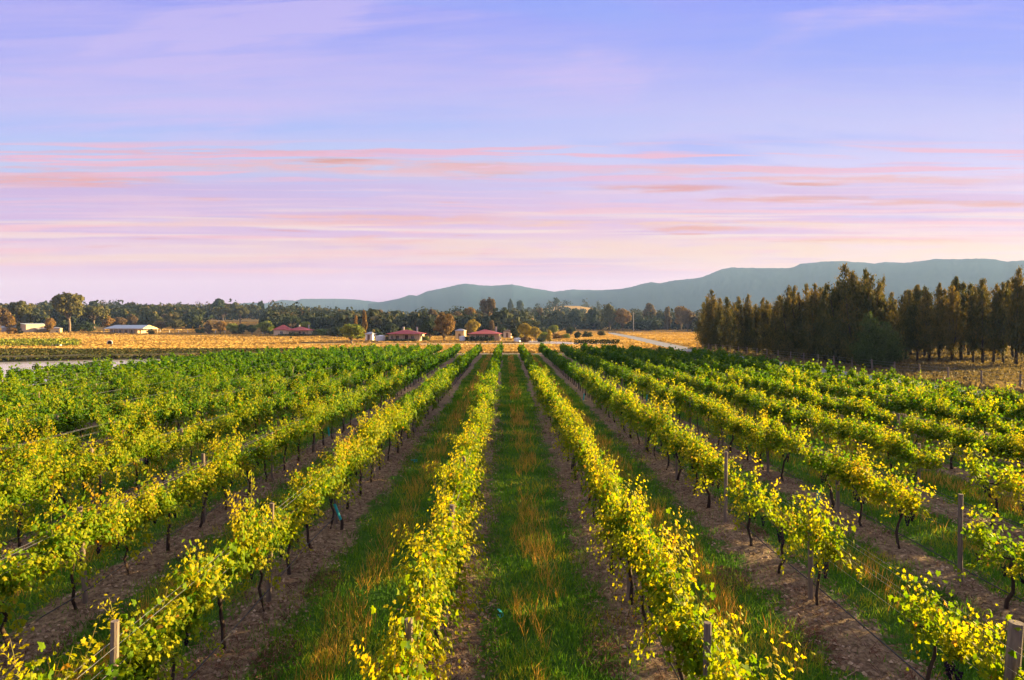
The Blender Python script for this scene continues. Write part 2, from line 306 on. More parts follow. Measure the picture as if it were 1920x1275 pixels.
def patch_mat(name, a, b_, c_, scale=0.5):
    m, g, out = mat_new(name)
    geo = g.n('ShaderNodeNewGeometry'); P = geo.outputs['Position']
    n1 = g.noise(P, scale, 5, 0.65); n2 = g.noise(P, scale * 9, 4, 0.7)
    c = g.ramp(g.math('ADD', g.math('MULTIPLY', n1, 0.6), g.math('MULTIPLY', n2, 0.4)), [(0.35, a), (0.5, b_), (0.65, c_)])
    p = g.n('ShaderNodeBsdfPrincipled'); g.l(c, p.inputs['Base Color']); p.inputs['Roughness'].default_value = 0.92; p.inputs['Specular IOR Level'].default_value = 0.15
    b = g.n('ShaderNodeBump'); b.inputs['Strength'].default_value = 0.7; b.inputs['Distance'].default_value = 0.06
    g.l(n2, b.inputs['Height']); g.l(b.outputs[0], p.inputs['Normal']); g.l(p.outputs[0], out.inputs[0]); return m
M['road'] = patch_mat('road', (0.15, 0.16, 0.18), (0.19, 0.20, 0.22), (0.23, 0.24, 0.26), 0.6)
M['track'] = patch_mat('track', (0.30, 0.24, 0.18), (0.42, 0.35, 0.27), (0.52, 0.45, 0.36), 0.6)
M['verge'] = patch_mat('verge', (0.10, 0.085, 0.03), (0.20, 0.16, 0.07), (0.32, 0.25, 0.12), 0.25)
M['headland'] = patch_mat('headland', (0.30, 0.23, 0.10), (0.44, 0.35, 0.17), (0.58, 0.48, 0.26), 0.3)
M['bank'] = patch_mat('bank', (0.03, 0.03, 0.012), (0.055, 0.05, 0.018), (0.11, 0.07, 0.02), 0.3)  # bank colours darkened to hold the trees' shade
M['mountain'] = patch_mat('mountain', (0.006, 0.020, 0.034), (0.008, 0.024, 0.040), (0.011, 0.030, 0.044), 0.004)  # blue of the distant haze put into the slope colour
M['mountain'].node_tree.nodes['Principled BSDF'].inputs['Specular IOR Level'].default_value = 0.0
M['green_patch'] = patch_mat('green_patch', (0.03, 0.07, 0.012), (0.06, 0.12, 0.02), (0.14, 0.17, 0.03), 0.4)

# ------------------------------------------------------------------ mesh helpers
class Geo:
    def __init__(s): s.V = []; s.F = {}; s.T = []; s.n = 0
    def add(s, V, Fc, mat=0, tone=None):
        V = np.asarray(V, dtype=np.float64).reshape(-1, 3)
        Fc = np.asarray(Fc, dtype=np.int64)
        s.V.append(V)
        s.T.append(np.full(len(V), 0.5) if tone is None else (np.full(len(V), float(tone)) if np.isscalar(tone) else np.asarray(tone)))
        s.F.setdefault((Fc.shape[1], mat), []).append(Fc + s.n)
        s.n += len(V)
    def faces(s, V, flist, mat=0, tone=None):
        """faces of mixed sizes"""
        V = np.asarray(V, dtype=np.float64); s.V.append(V); s.T.append(np.full(len(V), 0.5 if tone is None else tone))
        for f in flist: s.F.setdefault((len(f), mat), []).append(np.asarray([f]) + s.n)
        s.n += len(V)
    def box(s, lo, hi, mat=0):
        x0, y0, z0 = lo; x1, y1, z1 = hi
        V = [(x0, y0, z0), (x1, y0, z0), (x1, y1, z0), (x0, y1, z0), (x0, y0, z1), (x1, y0, z1), (x1, y1, z1), (x0, y1, z1)]
        s.add(V, [(0, 3, 2, 1), (4, 5, 6, 7), (0, 1, 5, 4), (1, 2, 6, 5), (2, 3, 7, 6), (3, 0, 4, 7)], mat)
    def tube(s, P, rad, n=6, mat=0, cap=True, tone=None):
        P = np.asarray(P, float); m = len(P); rad = np.broadcast_to(np.asarray(rad, float), (m,))
        D = np.gradient(P, axis=0); D /= np.linalg.norm(D, axis=1)[:, None] + 1e-9
        up = np.where(np.abs(D[:, 2:3]) > 0.9, np.array([[1., 0, 0]]), np.array([[0, 0, 1.]]))
        U = np.cross(D, up); U /= np.linalg.norm(U, axis=1)[:, None] + 1e-9; W = np.cross(D, U)
        a = np.arange(n) / n * 2 * PI
        V = P[:, None, :] + rad[:, None, None] * (np.cos(a)[None, :, None] * U[:, None, :] + np.sin(a)[None, :, None] * W[:, None, :])
        V = V.reshape(-1, 3)
        i = np.arange(m - 1)[:, None] * n; j = np.arange(n)[None, :]; k = (j + 1) % n
        Q = np.stack([i + j, i + k, i + n + k, i + n + j], -1).reshape(-1, 4)
        s.add(V, Q, mat, tone)
        if cap:
            base = s.n - m * n
            s.F.setdefault((n, mat), []).append(np.array([[base + (m - 1) * n + q for q in range(n)]]))
            s.F.setdefault((n, mat), []).append(np.array([[base + q for q in range(n)][::-1]]))
    def mesh(s, name, mats, smooth=False):
        me = bpy.data.meshes.new(name)
        V = np.concatenate(s.V); T = np.concatenate(s.T)
        me.vertices.add(len(V)); me.vertices.foreach_set('co', V.ravel().astype(np.float32))
        loops, starts, mi, pos = [], [], [], 0
        for (k, m), fl in s.F.items():
            A = np.concatenate(fl); loops.append(A.ravel()); starts.append(pos + np.arange(len(A)) * k); mi.append(np.full(len(A), m)); pos += A.size
        L = np.concatenate(loops); S = np.concatenate(starts); MI = np.concatenate(mi)
        me.loops.add(len(L)); me.loops.foreach_set('vertex_index', L.astype(np.int32))
        me.polygons.add(len(S)); me.polygons.foreach_set('loop_start', S.astype(np.int32))
        me.polygons.foreach_set('material_index', MI.astype(np.int32))
        me.polygons.foreach_set('use_smooth', np.full(len(S), smooth))
        at = me.attributes.new('tone', 'FLOAT', 'POINT'); at.data.foreach_set('value', T.astype(np.float32))
        me.update(calc_edges=True)
        for m in mats: me.materials.append(m)
        return me
    def obj(s, name, mats, parent=None, smooth=False):
        if not isinstance(mats, (list, tuple)): mats = [mats]
        return link(name, s.mesh(name, mats, smooth), parent)

def link(name, data, parent=None, loc=None):
    o = bpy.data.objects.new(name, data); COL.objects.link(o)
    if parent is not None: o.parent = parent
    if loc is not None: o.location = loc
    return o
def thing(name, label, cat, loc=(0, 0, 0), rz=0.0, group=None):
    o = link(name, None, None, loc); o.empty_display_size = 0.3; o.rotation_euler = (0, 0, rz)
    return tag(o, label, cat, group)
def tag(o, label, cat, group=None, kind=None):
    o['label'] = label; o['category'] = cat
    if group: o['group'] = group
    if kind: o['kind'] = kind
    return o
def struct(o): o['kind'] = 'structure'; return o

def rot_frames(nrm, spin):
    """rotation matrices whose third column is nrm, spun about it"""
    n = nrm / (np.linalg.norm(nrm, axis=1)[:, None] + 1e-9)
    a = np.where(np.abs(n[:, 2:3]) > 0.95, np.array([[1., 0, 0]]), np.array([[0, 0, 1.]]))
    u = np.cross(a, n); u /= np.linalg.norm(u, axis=1)[:, None]; v = np.cross(n, u)
    c, s = np.cos(spin)[:, None], np.sin(spin)[:, None]
    return np.stack([c * u + s * v, -s * u + c * v, n], axis=2)
def scatter(G, tv, tf, pos, Rm, size, mat=0, tone=None):
    tv = np.asarray(tv, float); tf = np.asarray(tf)
    size = np.asarray(size, float)
    if size.ndim == 1: size = np.repeat(size[:, None], 3, 1)
    V = pos[:, None, :] + np.einsum('nij,nkj->nki', Rm, tv[None] * size[:, None, :])
    n, k = len(pos), len(tv)
    Fc = (tf[None] + (np.arange(n) * k)[:, None, None]).reshape(-1, tf.shape[1])
    if tone is None: tone = rng.uniform(0, 1, n)
    G.add(V.reshape(-1, 3), Fc, mat, np.repeat(tone, k))

# grape leaf: five lobes, drooping rim
_lp = [(0, .02), (.24, -.16), (.48, .0), (.37, .22), (.60, .44), (.32, .52), (.24, .70), (0, 1.0), (-.24, .70), (-.32, .52), (-.60, .44), (-.37, .22), (-.48, .0), (-.24, -.16)]
LEAF_V = [(x, y, .10 * abs(x) - .34 * (x * x + (y - .35) ** 2)) for x, y in _lp] + [(0, .33, .05)]
LEAF_F = [(14, i, (i + 1) % 14) for i in range(14)]
LEAF5_V = [(0, -.05, 0), (.52, .15, -.08), (.30, .75, -.12), (-.30, .75, -.12), (-.52, .15, -.08)]
LEAF5_F = [(0, 1, 2, 3, 4)]
QUAD_V = [(-.5, 0, 0), (0, -.5, .04), (.5, 0, 0), (0, .5, .04)]
QUAD_F = [(0, 1, 2, 3)]
CLUMP_V = [(-.5, -.12, 0), (-.1, -.5, .12), (.4, -.32, -.05), (.5, .2, .1), (.05, .5, -.08), (-.42, .3, .06)]
CLUMP_F = [(0, 1, 2, 3, 4, 5)]

# ------------------------------------------------------------------ terrain
def smooth(a, b, v):
    t = np.clip((v - a) / (b - a), 0, 1); return t * t * (3 - 2 * t)
def ground_h(x, y):
    x = np.asarray(x, float); y = np.asarray(y, float)
    d = np.hypot(x, y); az = np.degrees(np.arctan2(x, y))
    left = smooth(8, -4, az)
    h = (0.013 + 0.016 * smooth(-8, -22, az)) * left * np.clip(d - 310, 0, 420) + (1 - left) * 0.014 * np.clip(d - 400, 0, 520)
    hill = 22 * np.exp(-((az - 5.0) / 4.5) ** 2) * smooth(620, 1000, d) * smooth(1900, 1150, d)
    h = h + hill + smooth(400, 800, d) * 3.0 * np.sin(x * 0.011) * np.sin(y * 0.008 + 1)
    return np.where(y < 150, 0, np.maximum(h, 0)) * smooth(3200, 1500, d)
def PX(xp, D): return (xp - 950) / F * D           # metres to the right for a photo column at distance D
def ZP(yp, D): return CAMH + (607 - yp) / F * D

def axis(cuts):
    out = []
    for a, b, st in cuts: out += list(np.arange(a, b, st))
    return np.array(out + [cuts[-1][1]])
gx = axis([(-3900, -1200, 300), (-1200, -300, 40), (-300, 300, 20), (300, 1200, 40), (1200, 3900, 300)])
gy = axis([(-300, 300, 25), (300, 1400, 25), (1400, 4000, 200)])
XX, YY = np.meshgrid(gx, gy)
ZZ = ground_h(XX, YY)
def grid_faces(nx, ny):
    i = np.arange(ny - 1)[:, None] * nx; j = np.arange(nx - 1)[None, :]
    return np.stack([i + j, i + j + 1, i + nx + j + 1, i + nx + j], -1).reshape(-1, 4)
G = Geo(); G.add(np.stack([XX, YY, ZZ - 0.02], -1), grid_faces(len(gx), len(gy)))
struct(G.obj('ground', M['ground'], smooth=True))

# mountains: heightfields whose skyline follows the photograph's
MTOP = 30.0
def ridge(name, pts, r0, r1, r2, seed, spur=0.012):
    xs = np.array([p[0] for p in pts], float); ys = np.array([p[1] for p in pts], float)
    azp = np.arctan((xs - 950) / F)
    az = np.linspace(azp[0], azp[-1], 420)
    elev = (607 - np.interp(az, azp, ys)) / F * np.cos(az)          # tangent of elevation seen from the camera
    rr = np.linspace(r0, r2, 46)
    A, RR = np.meshgrid(az, rr)
    H = np.interp(A, az, elev) * r1 + CAMH
    t = np.where(RR < r1, (RR - r0) / (r1 - r0), (r2 - RR) / (r2 - r1)).clip(0, 1)
    r_ = np.random.default_rng(seed); nz = np.zeros_like(A)
    for k in range(7):
        f = 26 * 1.7 ** k; nz += np.abs(np.sin(A * f + r_.uniform(0, 6) + 1.4 * np.sin(RR * 0.0014 * (k + 1) + k) )) / 1.5 ** k
    nz = nz / nz.max()
    prof = t ** 0.75
    Z = H * prof * (1 - spur * (1 - t) * 4 * t * nz - 0.02 * (1 - t) * nz)
    Z[np.abs(RR - r1) < (rr[1] - rr[0]) * 0.5] *= 1.0
    Z += (r_.normal(0, 1, Z.shape)) * 0.8 * (t > 0.05)
    V = np.stack([RR * np.sin(A), RR * np.cos(A), Z - 3], -1)
    global MTOP; MTOP = max(MTOP, float(V[..., 2].max()))
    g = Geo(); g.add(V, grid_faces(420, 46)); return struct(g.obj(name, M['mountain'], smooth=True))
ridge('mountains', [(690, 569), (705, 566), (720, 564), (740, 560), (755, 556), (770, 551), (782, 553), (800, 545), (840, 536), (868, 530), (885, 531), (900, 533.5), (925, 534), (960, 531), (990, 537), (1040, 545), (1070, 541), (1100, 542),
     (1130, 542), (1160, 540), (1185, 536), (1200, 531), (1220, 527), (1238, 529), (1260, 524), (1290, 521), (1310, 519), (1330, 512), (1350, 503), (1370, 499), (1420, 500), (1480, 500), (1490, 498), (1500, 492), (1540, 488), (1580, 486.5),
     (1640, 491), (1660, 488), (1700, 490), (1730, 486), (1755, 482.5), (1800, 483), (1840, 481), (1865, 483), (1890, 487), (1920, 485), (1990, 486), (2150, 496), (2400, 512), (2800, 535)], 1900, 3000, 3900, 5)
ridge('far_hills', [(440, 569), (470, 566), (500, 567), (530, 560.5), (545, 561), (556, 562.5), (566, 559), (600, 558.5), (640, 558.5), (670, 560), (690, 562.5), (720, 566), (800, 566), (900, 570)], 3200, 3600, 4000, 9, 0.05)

# ------------------------------------------------------------------ flat sheets of the setting
def sheet(name, pts, z, mat, nz=0.0):
    g = Geo(); g.faces([(x, y, z) for x, y in pts], [tuple(range(len(pts)))])
    return struct(g.obj(name, mat))
vx = np.arange(-35.6, 25.6, 0.16); vy = axis([(0, 34, 0.16), (34, 106, 1.0)])
VX, VY = np.meshgrid(vx, vy)
dd = np.abs(((VX - ROW0 + 60 + 1.5) % 3) - 1.5)
dr = dd                                             # distance from the row line
vz = 0.07 * np.exp(-(dr / 0.55) ** 2) + rng.normal(0, 0.016, VX.shape) + 0.03
vz -= 0.03 * np.exp(-((dr - 0.95) / 0.14) ** 2)      # wheel ruts
edge = smooth(0, 1.5, np.minimum(VX + 35.6, 25.5 - VX)) * smooth(0, 3, 106 - VY) * smooth(0, 2, VY)
vz = vz * edge - 0.016 * (1 - edge)
g = Geo(); g.add(np.stack([VX, VY, vz], -1), grid_faces(len(vx), len(vy))); struct(g.obj('vineyard_ground', M['vineyard'], smooth=True))
sheet('headland', [(-30, 106), (-10, 106), (-8, 99.9), (26, 99.9), (27, 108), (29, 150), (-20, 150)], -0.010, M['headland'])
sheet('track', [(-48, 151), (-5, 157), (25, 160), (25, 165), (-5, 162), (-48, 156)], -0.006, M['track'])
sheet('verge', [(24.5, 10), (140, 10), (140, 134), (38, 134), (35.5, 118), (33.6, 60), (33.4, 20)], -0.012, M['verge'])
sheet('road', [(29.5, 8), (32.8, 8), (33.0, 60), (35.0, 124), (39.0, 167), (46, 240), (56, 354), (51, 354), (41.5, 240), (34.5, 167), (30.6, 124), (29.8, 60)], -0.004, M['road'])
# dam on the left; far bank coloured dark in place of tree shade
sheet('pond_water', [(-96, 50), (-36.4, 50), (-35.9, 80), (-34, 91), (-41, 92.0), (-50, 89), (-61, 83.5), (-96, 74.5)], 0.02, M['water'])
g = Geo()
bn = 60; top, bot = [], []
bx_ = np.linspace(-110, -31, bn)
front = np.interp(bx_, [-110, -96, -61, -50, -41, -31], [70, 74.3, 83.3, 88.8, 91.7, 94])
wid = np.interp(bx_, [-110, -61, -31], [15, 18, 16])
rowsv = []
for t_, h_ in ((0, -0.05), (0.12, 0.25), (0.4, 0.5), (0.7, 0.3), (1.0, -0.05)):
    rowsv.append(np.stack([bx_, front + wid * t_, h_ + rng.normal(0, 0.05, bn) * (0 < t_ < 1)], -1))
g.add(np.concatenate(rowsv), grid_faces(bn, 5)); struct(g.obj('dam_bank', M['bank'], smooth=True))
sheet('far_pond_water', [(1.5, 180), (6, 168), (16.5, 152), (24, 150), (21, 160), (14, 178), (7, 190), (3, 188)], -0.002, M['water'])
sheet('green_verge', [(22, 175), (24, 165), (33, 150), (36, 156), (33, 180)], -0.008, M['green_patch'])
sheet('dirt_track', [(-109, 262), (-92, 232), (-66, 170), (-63, 170), (-88, 234), (-105, 262)], -0.006, M['track'])

# ------------------------------------------------------------------ grape vines
def shoot_path(r, p0, d0, L, g_, n=7):
    P = [np.array(p0, float)]; d = np.array(d0, float); d /= np.linalg.norm(d); st = L / (n - 1)
    for i in range(n - 1):
        d = d + np.array([r.normal(0, .10), r.normal(0, .12), -g_ * st + r.normal(0, .05)]); d /= np.linalg.norm(d)
        P.append(P[-1] + d * st)
    return np.array(P)
def vine_parts(seed, nshoot=26, half=0.78, hi=True, leafn=1.0, tall=1.0, sparse=False, fill=0):
    r = np.random.default_rng(seed)
    # trunk with two cordon arms
    T = Geo()
    w = r.normal(0, 0.05, (6, 2)); w[0] = 0
    zz = np.linspace(0, 0.96, 6); tp = np.stack([np.cumsum(w[:, 0]) * 0.8, np.cumsum(w[:, 1]) * 1.1, zz], -1)
    T.tube(tp, np.linspace(0.038, 0.024, 6) * r.uniform(0.85, 1.25), 7)
    C = Geo()
    for sgn in (-1, 1):
        yy = np.linspace(0, half * 0.95, 6)
        cp = np.stack([tp[-1, 0] * (1 - yy / half) + r.normal(0, 0.015, 6), tp[-1, 1] * (1 - yy / half) + sgn * yy, 0.95 + 0.04 * np.sin(yy * 5 + r.uniform(0, 6)) + 0.02], -1)
        cp[0] = tp[-1]
        C.tube(cp, np.linspace(0.022, 0.011, 6), 6)
    G = Geo(); lp, ln, ls, lt = [], [], [], []
    ncl = 3 if sparse else 5
    cy = np.linspace(-half, half, ncl) * 0.86 + r.normal(0, 0.07, ncl); cv = r.uniform(0.62, 1.22, ncl); ct = r.normal(0, 0.05, ncl)   # spurs along the cordon
    for k in range(nshoot):
        ci = int(r.integers(ncl)); y0 = cy[ci] + r.normal(0, 0.075)
        side = r.choice([-1, 1]); st_ = r.normal(0.56, 0.06) + ct[ci]
        hang = r.random() < (0.42 if sparse else 0.30)
        d0 = (side * abs(r.normal(0.25, 0.3)), r.normal(0, 0.35), 1.0) if not hang else (side * r.uniform(0.5, 1.1), r.normal(0, .4), 0.75)
        L = (r.uniform(0.50, 0.92) if not hang else r.uniform(0.5, 0.95)) * tall
        L *= cv[ci]
        if r.random() < 0.10: L *= 1.3
        P = shoot_path(r, (r.normal(0, .03), y0, 0.93), d0, L, r.uniform(0.0, 0.8) if not hang else r.uniform(2.0, 4.4))
        G.tube(P, np.linspace(0.006, 0.0025, len(P)), 3, 1, cap=False)
        m = max(4, int(L / 0.028 * leafn))
        t = np.linspace(0.06, 1.0, m) * (len(P) - 1)
        i0 = np.minimum(t.astype(int), len(P) - 2); fr = (t - i0)[:, None]
        q = P[i0] * (1 - fr) + P[i0 + 1] * fr
        young = t / t[-1]
        for rep in range(2):
            off = r.normal(0, 1, (m, 3)) * np.array([0.065, 0.065, 0.045])
            nrm = np.stack([np.sign(q[:, 0] + 1e-6) * np.minimum(1, np.abs(q[:, 0]) * 5) * 0.6 + r.normal(0, 0.42, m), r.normal(0, 0.45, m), np.abs(r.normal(0.6, 0.3, m))], -1)
            keep = r.random(m) < (1.0 if rep == 0 else 0.62)
            lp.append((q + off)[keep]); ln.append(nrm[keep]); ls.append((r.uniform(0.066, 0.118, m) * (1.0 if hi else 1.25) * (1 - 0.45 * young ** 3))[keep])
            lt.append(np.clip(st_ + 0.16 * young + r.normal(0, 0.055, m) + 0.10 * (q[:, 2] - 1.1), 0, 0.92)[keep])
    if fill:
        fc = r.integers(ncl, size=fill)
        lp.append(np.stack([r.normal(0, .135, fill), cy[fc] + r.normal(0, .12, fill), 0.98 + np.abs(r.normal(.16, .22, fill)) * cv[fc]], -1))
        ln.append(np.stack([r.normal(0, 1, fill), r.normal(0, .6, fill), np.abs(r.normal(.5, .5, fill))], -1))
        ls.append(r.uniform(0.08, 0.125, fill)); lt.append(np.clip(r.normal(0.42, 0.08, fill), 0, 1))
    lp = np.concatenate(lp); ln = np.concatenate(ln); ls = np.concatenate(ls); lt = np.concatenate(lt)
    sel = lp[:, 2] > 0.42; lp, ln, ls, lt = lp[sel], ln[sel], ls[sel], lt[sel]
    # some scorched brown leaves
    br = r.random(len(lt)) < 0.018; lt[br] = 1.2
    Rm = rot_frames(ln, r.uniform(0, 2 * PI, len(ln)))
    S = np.stack([ls * r.uniform(.8, 1.1, len(ls)), ls, ls * r.uniform(-0.6, 2.2, len(ls))], -1)
    scatter(G, LEAF_V if hi else LEAF5_V, LEAF_F if hi else LEAF5_F, lp, Rm, S * (0.72 if hi else 0.92), 0, lt)
    return T, C, G
def grapes(seed):
    r = np.random.default_rng(seed); g = Geo()
    a = np.arange(6) / 6 * 2 * PI
    ico = np.array([(0, 0, 1)] + [(math.cos(t) * .87, math.sin(t) * .87, .5 * (1 if i % 2 else -1)) for i, t in enumerate(a)] + [(0, 0, -1)])
    fc = [(0, i + 1, (i + 1) % 6 + 1) for i in range(6)] + [(7, (i + 1) % 6 + 1, i + 1) for i in range(6)]
    n = 34; t = r.random(n) ** 0.8; rad = 0.05 * (1 - t * 0.8)
    ph = r.uniform(0, 2 * PI, n); pos = np.stack([np.cos(ph) * rad, np.sin(ph) * rad, -t * 0.16 - 0.02], -1)
    scatter(g, ico, fc, pos, np.repeat(np.eye(3)[None], n, 0), np.full(n, 0.014))
    g.tube([(0, 0, 0.03), (0, 0, -0.14)], 0.003, 3)
    return g
NV = 9
full = [vine_parts(100 + i, 34, 0.82, True, 1.15, fill=620) for i in range(NV)]
lean = [vine_parts(200 + i, [19, 13, 17, 9, 15][i], [0.55, 0.5, 0.6, 0.35, 0.5][i], True, 1.0, 1.0, True, fill=[260, 150, 200, 90, 220][i]) for i in range(5)]
midv = [vine_parts(300 + i, 30, 0.84, False, 1.0, fill=400) for i in range(6)]
def pack(lst, nm):
    out = []
    for i, (T, C, G_) in enumerate(lst):
        out.append((T.mesh('trunk', [M['vine_bark']], True), C.mesh('cordon', [M['vine_bark']], True), G_.mesh('foliage', [M['vine_leaf'], M['shoot']])))
    return out
P_full, P_lean, P_mid = pack(full, 'f'), pack(lean, 'l'), pack(midv, 'm')
P_grape = [grapes(60 + i).mesh('grape_bunch', [M['grape']], True) for i in range(3)]

ROW_END = {}
def row_end(x):
    return float(np.interp(x, [-34, -31, -28, -25, -22, -19, -16, 14, 17, 20, 23.2], [59, 78, 84, 88, 93, 97, 100, 100, 94, 88, 84]))
rows = list(range(-11, 9))
def row_x(i): return ROW0 + ROWD * i
ordw = ['first', 'second', 'third', 'fourth', 'fifth', 'sixth', 'seventh', 'eighth', 'ninth', 'tenth', 'eleventh', 'twelfth', 'thirteenth', 'fourteenth', 'fifteenth']
def row_name(i):
    if i == 0: return 'centre row'
    return ordw[abs(i) - 1] + ' row ' + ('left' if i < 0 else 'right') + ' of centre'
allv = []
for i in rows:
    x = row_x(i); y = 3.35 + (rng.random() * 0.3)
    while y < row_end(x):
        allv.append((i, x, y)); y += 1.48
def in_view(x, y, m=1.0): return abs(x) < 0.765 * y + m
vis = sorted([v for v in allv if in_view(v[1], v[2], 0.8)], key=lambda v: math.hypot(v[1], v[2]))
near = vis[:300]; nearset = set(near)
rest = [v for v in allv if v not in nearset]
NEARD = max(math.hypot(v[1], v[2]) for v in near)
cnt = {}
def vine_group(i): return 'grape vines trained along the trellis rows'
vr = np.random.default_rng(77)
missing = {(2, 3), (3, 2), (3, 6), (4, 3), (-4, 4), (5, 5), (2, 7)}; seq = {}
for (i, x, y) in sorted(near, key=lambda v: (v[0], v[2])):
    seq[i] = seq.get(i, 0) + 1
    if (i, seq[i]) in missing: continue
    k = cnt.get(i, 0); cnt[i] = k + 1
    D = math.hypot(x, y)
    sparse = (i in (2, 3) and y < 14.2) or (i == 4 and y < 17) or (i == 5 and y < 18) or (i == -3 and y < 10.5) or (i == -4 and y < 17) or (vr.random() < 0.06)
    if i in (0, 1, -1): sparse = False
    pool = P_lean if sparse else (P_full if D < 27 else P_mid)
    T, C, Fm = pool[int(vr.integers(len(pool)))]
    if k < 15:
        lab = ('thin' if sparse else 'bushy') + ' grape vine, ' + ordw[k] + ' from the near end, ' + row_name(i)
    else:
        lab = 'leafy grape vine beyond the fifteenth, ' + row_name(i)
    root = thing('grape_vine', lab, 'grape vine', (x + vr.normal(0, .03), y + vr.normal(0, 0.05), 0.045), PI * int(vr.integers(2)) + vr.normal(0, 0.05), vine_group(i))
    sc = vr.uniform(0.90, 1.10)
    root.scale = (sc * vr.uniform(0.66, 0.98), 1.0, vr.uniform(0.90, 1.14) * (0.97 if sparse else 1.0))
    tr = link('trunk', T, root); link('cordon', C, tr); fo = link('foliage', Fm, root); fo.color = (1, 1, 1, 1.0 - float(0.15 * smooth(16, 36, D) + (0.04 if x < 0 else 0) * smooth(14, 30, D)))  # leaves greener with distance, the tree belt's shade put into their tone
    if D < 22:
        for q in range(3 if sparse or i in (2, 3) else 2):
            o = link('grape_bunch', P_grape[int(vr.integers(3))], root, (vr.normal(0, 0.07), vr.uniform(-0.55, 0.55), vr.uniform(0.80, 0.93)))
            o.scale = (1.15,) * 3

# the rest of the vineyard beyond the vines one can tell apart
def far_vines():
    r = np.random.default_rng(5); G = Geo()
    for (i, x, y) in rest:
        D = math.hypot(x, y); seen = in_view(x, y, 6)
        n = int(np.clip(15000 / D, 150, 380)) if seen else (170 if D < 30 else 60)
        s = np.clip(0.0027 * D, 0.13, 0.24)
        zc = 1.16; nb = 5; vs = r.uniform(.82, 1.2)
        bc = np.stack([r.normal(0, .13, nb), np.linspace(-.65, .65, nb) + r.normal(0, .1, nb), zc + r.normal(0.02, 0.15, nb)], -1)
        b = r.integers(nb, size=n); q = r.normal(0, 1, (n, 3)); q /= np.linalg.norm(q, axis=1)[:, None]
        rad = r.uniform(0.55, 1.05, n)[:, None]
        p = bc[b] + q * rad * np.array([.24, .22, .34])
        sp_ = r.random(n) < 0.10; p[sp_, 2] += r.uniform(0.1, 0.38, sp_.sum()); p[:, 2] = (p[:, 2] - 1) * vs + 1
        p[:, 0] += x; p[:, 1] += y; p[:, 2] = np.maximum(p[:, 2], 0.5)
        nr = q + r.normal(0, .5, (n, 3)) + np.array([0, 0, .35])
        tn = np.clip(0.36 + r.normal(0, .05) + r.normal(0, .07, n) + 0.14 * (p[:, 2] - 1.2) + 0.12 * float(smooth(62, 36, y)) - 0.09, 0, 0.9)  # far leaves toned down likewise for the belt's shade
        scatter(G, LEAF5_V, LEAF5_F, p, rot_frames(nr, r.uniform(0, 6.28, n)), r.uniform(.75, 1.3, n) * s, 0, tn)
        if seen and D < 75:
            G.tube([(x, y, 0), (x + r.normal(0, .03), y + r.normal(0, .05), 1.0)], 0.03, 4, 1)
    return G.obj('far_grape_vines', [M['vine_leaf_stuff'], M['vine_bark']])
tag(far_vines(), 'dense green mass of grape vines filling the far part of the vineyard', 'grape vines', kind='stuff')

# ------------------------------------------------------------------ trellis
pg = Geo(); pp = np.array([(0, 0, -0.1), (0.004, 0, 0.5), (-0.003, 0.003, 1.1), (0, 0, 1.66)]); pg.tube(pp, [0.044, 0.042, 0.041, 0.040], 9)
post_me = pg.mesh('trellis_post', [M['post_wood']])
sg = Geo(); sg.tube(np.array([(0, 0, -0.1), (0, 0.005, 0.6), (0, 0, 1.70)]), [0.072, 0.070, 0.066], 12)
strainer_me = sg.mesh('strainer_post', [M['post_wood']])
pr = np.random.default_rng(3); pc = {}
posts = []
for i in rows:
    x = row_x(i); k = 0
    y = 6.8 - 4.45 if abs(i) < 3 else 6.8 - 4.45 + (abs(i) * 1.7) % 4.4
    while y < row_end(x) + 0.2:
        posts.append((i, x, y)); y += 4.45
pvis = sorted([p for p in posts if in_view(p[1], p[2], 0.3)], key=lambda p: math.hypot(p[1], p[2]))[:190]
for (i, x, y) in sorted(pvis, key=lambda p: (p[0], p[2])):
    k = pc.get(i, 0); pc[i] = k + 1
    thick = (i == 2 and k == 0)
    lab = ('thick pale' if thick else 'grey') + ' timber post, ' + (ordw[k] + ' from the near end, ' if k < 15 else 'beyond the fifteenth, ') + row_name(i)
    o = link('trellis_post', strainer_me if thick else post_me, None, (x + pr.normal(0, .015), y, 0.0))
    o.rotation_euler = (pr.normal(0, .022), pr.normal(0, .022), pr.uniform(0, 6.28)); o.scale = (1, 1, pr.uniform(0.98, 1.06) if y < 17 else 0.90)
    tag(o, lab, 'post', 'timber posts of the vine trellis')
for i in rows:
    x = row_x(i); e = row_end(x); ys = np.arange(2.3, e, 2.2)
    g = Geo()
    for z in (0.97, 1.25, 1.46):
        for s_ in ((0,) if z < 1 else (-0.05, 0.05)):
            g.tube(np.stack([np.full(len(ys), x + s_), ys, z - 0.012 * np.sin(ys * 1.41) ** 2 + 0.02], -1), 0.0025, 3, cap=False)
    tag(g.obj('trellis_wire', M['wire']), 'thin steel wires strung along the posts of the ' + row_name(i), 'wire', 'trellis wires along the rows')
    if -8 <= i <= 7:
        g = Geo(); g.tube(np.stack([np.full(len(ys), x + 0.06), ys, 0.36 + 0.035 * np.sin(ys * 1.2 + i)], -1), 0.010, 5, cap=False)
        tag(g.obj('drip_hose', M['hose']), 'black drip irrigation hose strung low along the ' + row_name(i), 'hose', 'drip hoses along the rows')

